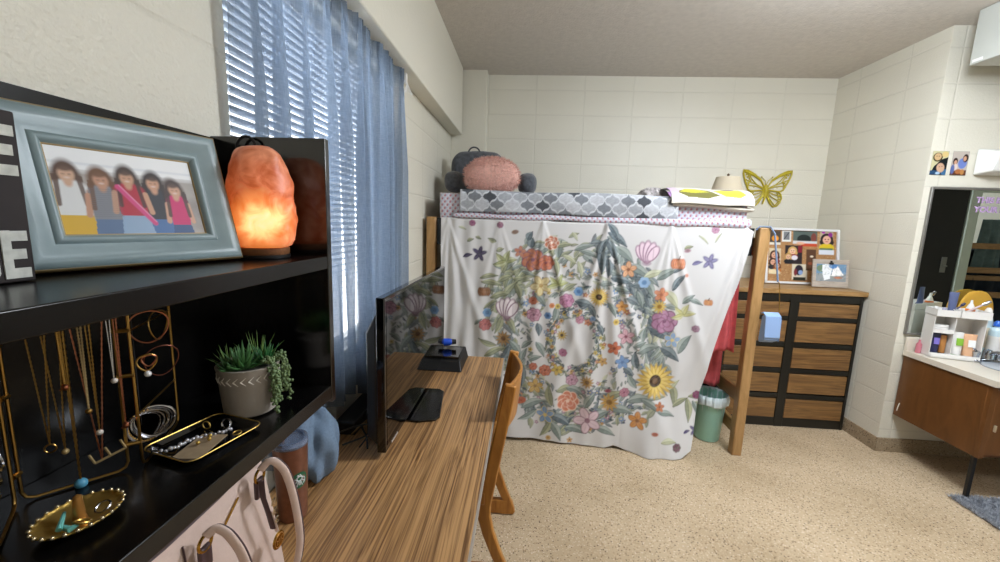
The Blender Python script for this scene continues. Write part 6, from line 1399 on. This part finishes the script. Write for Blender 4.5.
pump(3.06, 2.80, .33, .030, mat('pale_aqua', 'c4dbe2', .2), wp2, 'tall pale bottle with an oat coloured label behind the blue capped bottle', mat('oat_label', 'd8ccb4', .5))
t = thing('soap_dispenser', (2.67, 2.79, .765), 'small navy bottle half hidden at the left of the organizer', 'bottle')
MB().lathe([(0, 0), (.014, 0), (.015, .003), (.015, .06), (.006, .075), (.006, .09), (0, .09)], (2.672, 2.80, .765), 20).build('body', mat('rose_plastic', 'c97a86', .3), t)

# grey shaggy rug under the vanity
rg = thing('shaggy_rug', (3.25, 2.05, 0), 'grey shaggy rug on the floor in front of the vanity', 'rug')
MB().box(2.60, 3.7, 1.65, 2.36, .001, .012).build('backing', mat('rug_backing', '6a6a6c', .95), rg)
rs = np.random.RandomState(2); n = 15000; P_ = np.stack([rs.uniform(2.585, 3.3, n), rs.uniform(1.9, 2.37, n), np.full(n, .010)], 1)
d = rs.normal(0, .010, (n, 3)); d[:, 2] = rs.uniform(.012, .026, n); s_ = np.cross(d, rs.normal(0, 1, (n, 3))); s_ = s_/np.linalg.norm(s_, axis=1)[:, None]*.0022
V = np.stack([P_-s_, P_+s_, P_+d*.6+s_, P_+d], 1).reshape(-1, 3)
tf = MB(); tf.v = [tuple(x) for x in V]; tf.f = [(4*k, 4*k+1, 4*k+2, 4*k+3) for k in range(n)]; tf.open = True
o = tf.build('pile', mat('grey_pile', 'a3a8b0', .95, noise=.4, nscale=60), rg); o['kind'] = 'stuff'

# =============================================================== OTHER SIDE OF THE ROOM (seen in the mirror)
wb = thing('wardrobe', (4.2, .95, 0), 'tall black wardrobe reflected at the left of the mirror', 'wardrobe')
MB().box(3.80, 4.43, .70, 1.28, 0, 2.25).build('carcass', black, wb, bevel=.003)
dd = MB().box(3.81, 4.42, 1.281, 1.30, .05, 2.22).build('door', mat('door_black', '181616', .5), wb, bevel=.003)
MB().box(4.27, 4.32, 1.301, 1.308, 1.18, 1.34).build('handle_plate', alu, dd, bevel=.002)
MB().tube([(4.295, 1.308, 1.25), (4.295, 1.34, 1.25), (4.25, 1.345, 1.25)], .007, 8).build('handle', alu, dd)
jb = MB().box(4.435, 4.53, 1.275, 1.31, 0, 2.0).box(4.435, 5.59, 1.275, 1.31, 2.0, 2.06).build('trim_3', mat('pale_green_white', 'd3dccf', .4), bevel=.004); struct(jb)
b2 = thing('bunk_bed', (5.0, .3, 0), 'second oak bunk bed with dark navy bedding reflected in the mirror', 'bed')
for z in (1.435, 1.185, .93): MB().box(4.50, 5.58, 1.225, 1.255, z, z+.06).build('rail', oak_x, b2, bevel=.004)
for x in (4.46, 5.52): MB().box(x, x+.05, 1.17, 1.224, 0, 1.7).build('post', oak, b2, bevel=.004)
MB().box(4.52, 5.52, -.7, 1.16, 1.10, 1.15).build('deck', oak_x, b2)
nv = mat('navy_bedding', '1f2a3a', .9, noise=.4, nscale=14)
bm2 = MB().box(4.54, 5.50, -.7, 1.12, 1.155, 1.42).build('bedding', nv); tag(bm2, 'dark navy bedding on the second bed reflected in the mirror', 'bedding')
drape('hanging_sheet', 4.54, 5.50, 1.14, .3, 1.42, 5, .02, nv, 'navy sheet hanging behind the rails of the second bed', 'bedding', seed=3)
crumple('dark_cushion', (4.66, .98, 1.42), (.12, .12, .22), mat('dark_brown_plush', '1c1616', .9), 'dark rounded cushion on the second bed in the mirror', 'cushion', 5)
drape('hanging_towel', 4.68, 4.94, 1.195, 1.20, 1.74, 2.5, .02, mat('grey_teal_towel', '6d8285', .9, noise=.2, nscale=20), 'grey teal towel hung over the second bed in the mirror', 'towel', seed=12)
def ceiling_fixture(x, y, label):
    t = thing('ceiling_light', (x, y, 2.76), label, 'ceiling light')
    MB().box(x-.62, x+.62, y-.27, y+.27, 2.80, 2.844).build('housing', mat('white_enamel', 'e8e8e4', .4), t, bevel=.004)
    MB().box(x-.60, x+.60, y-.25, y+.25, 2.775, 2.799).build('diffuser', mat('lit_diffuser', 'f4f4f0', .4, emit='fff4e2', estr=3.0), t, bevel=.006)
ceiling_fixture(1.65, 1.65, 'fluorescent ceiling light in the middle of the room')
ceiling_fixture(3.9, -.2, 'added unseen ceiling fill light over the far half of the room')  # added fitting that goes with the fill lamp
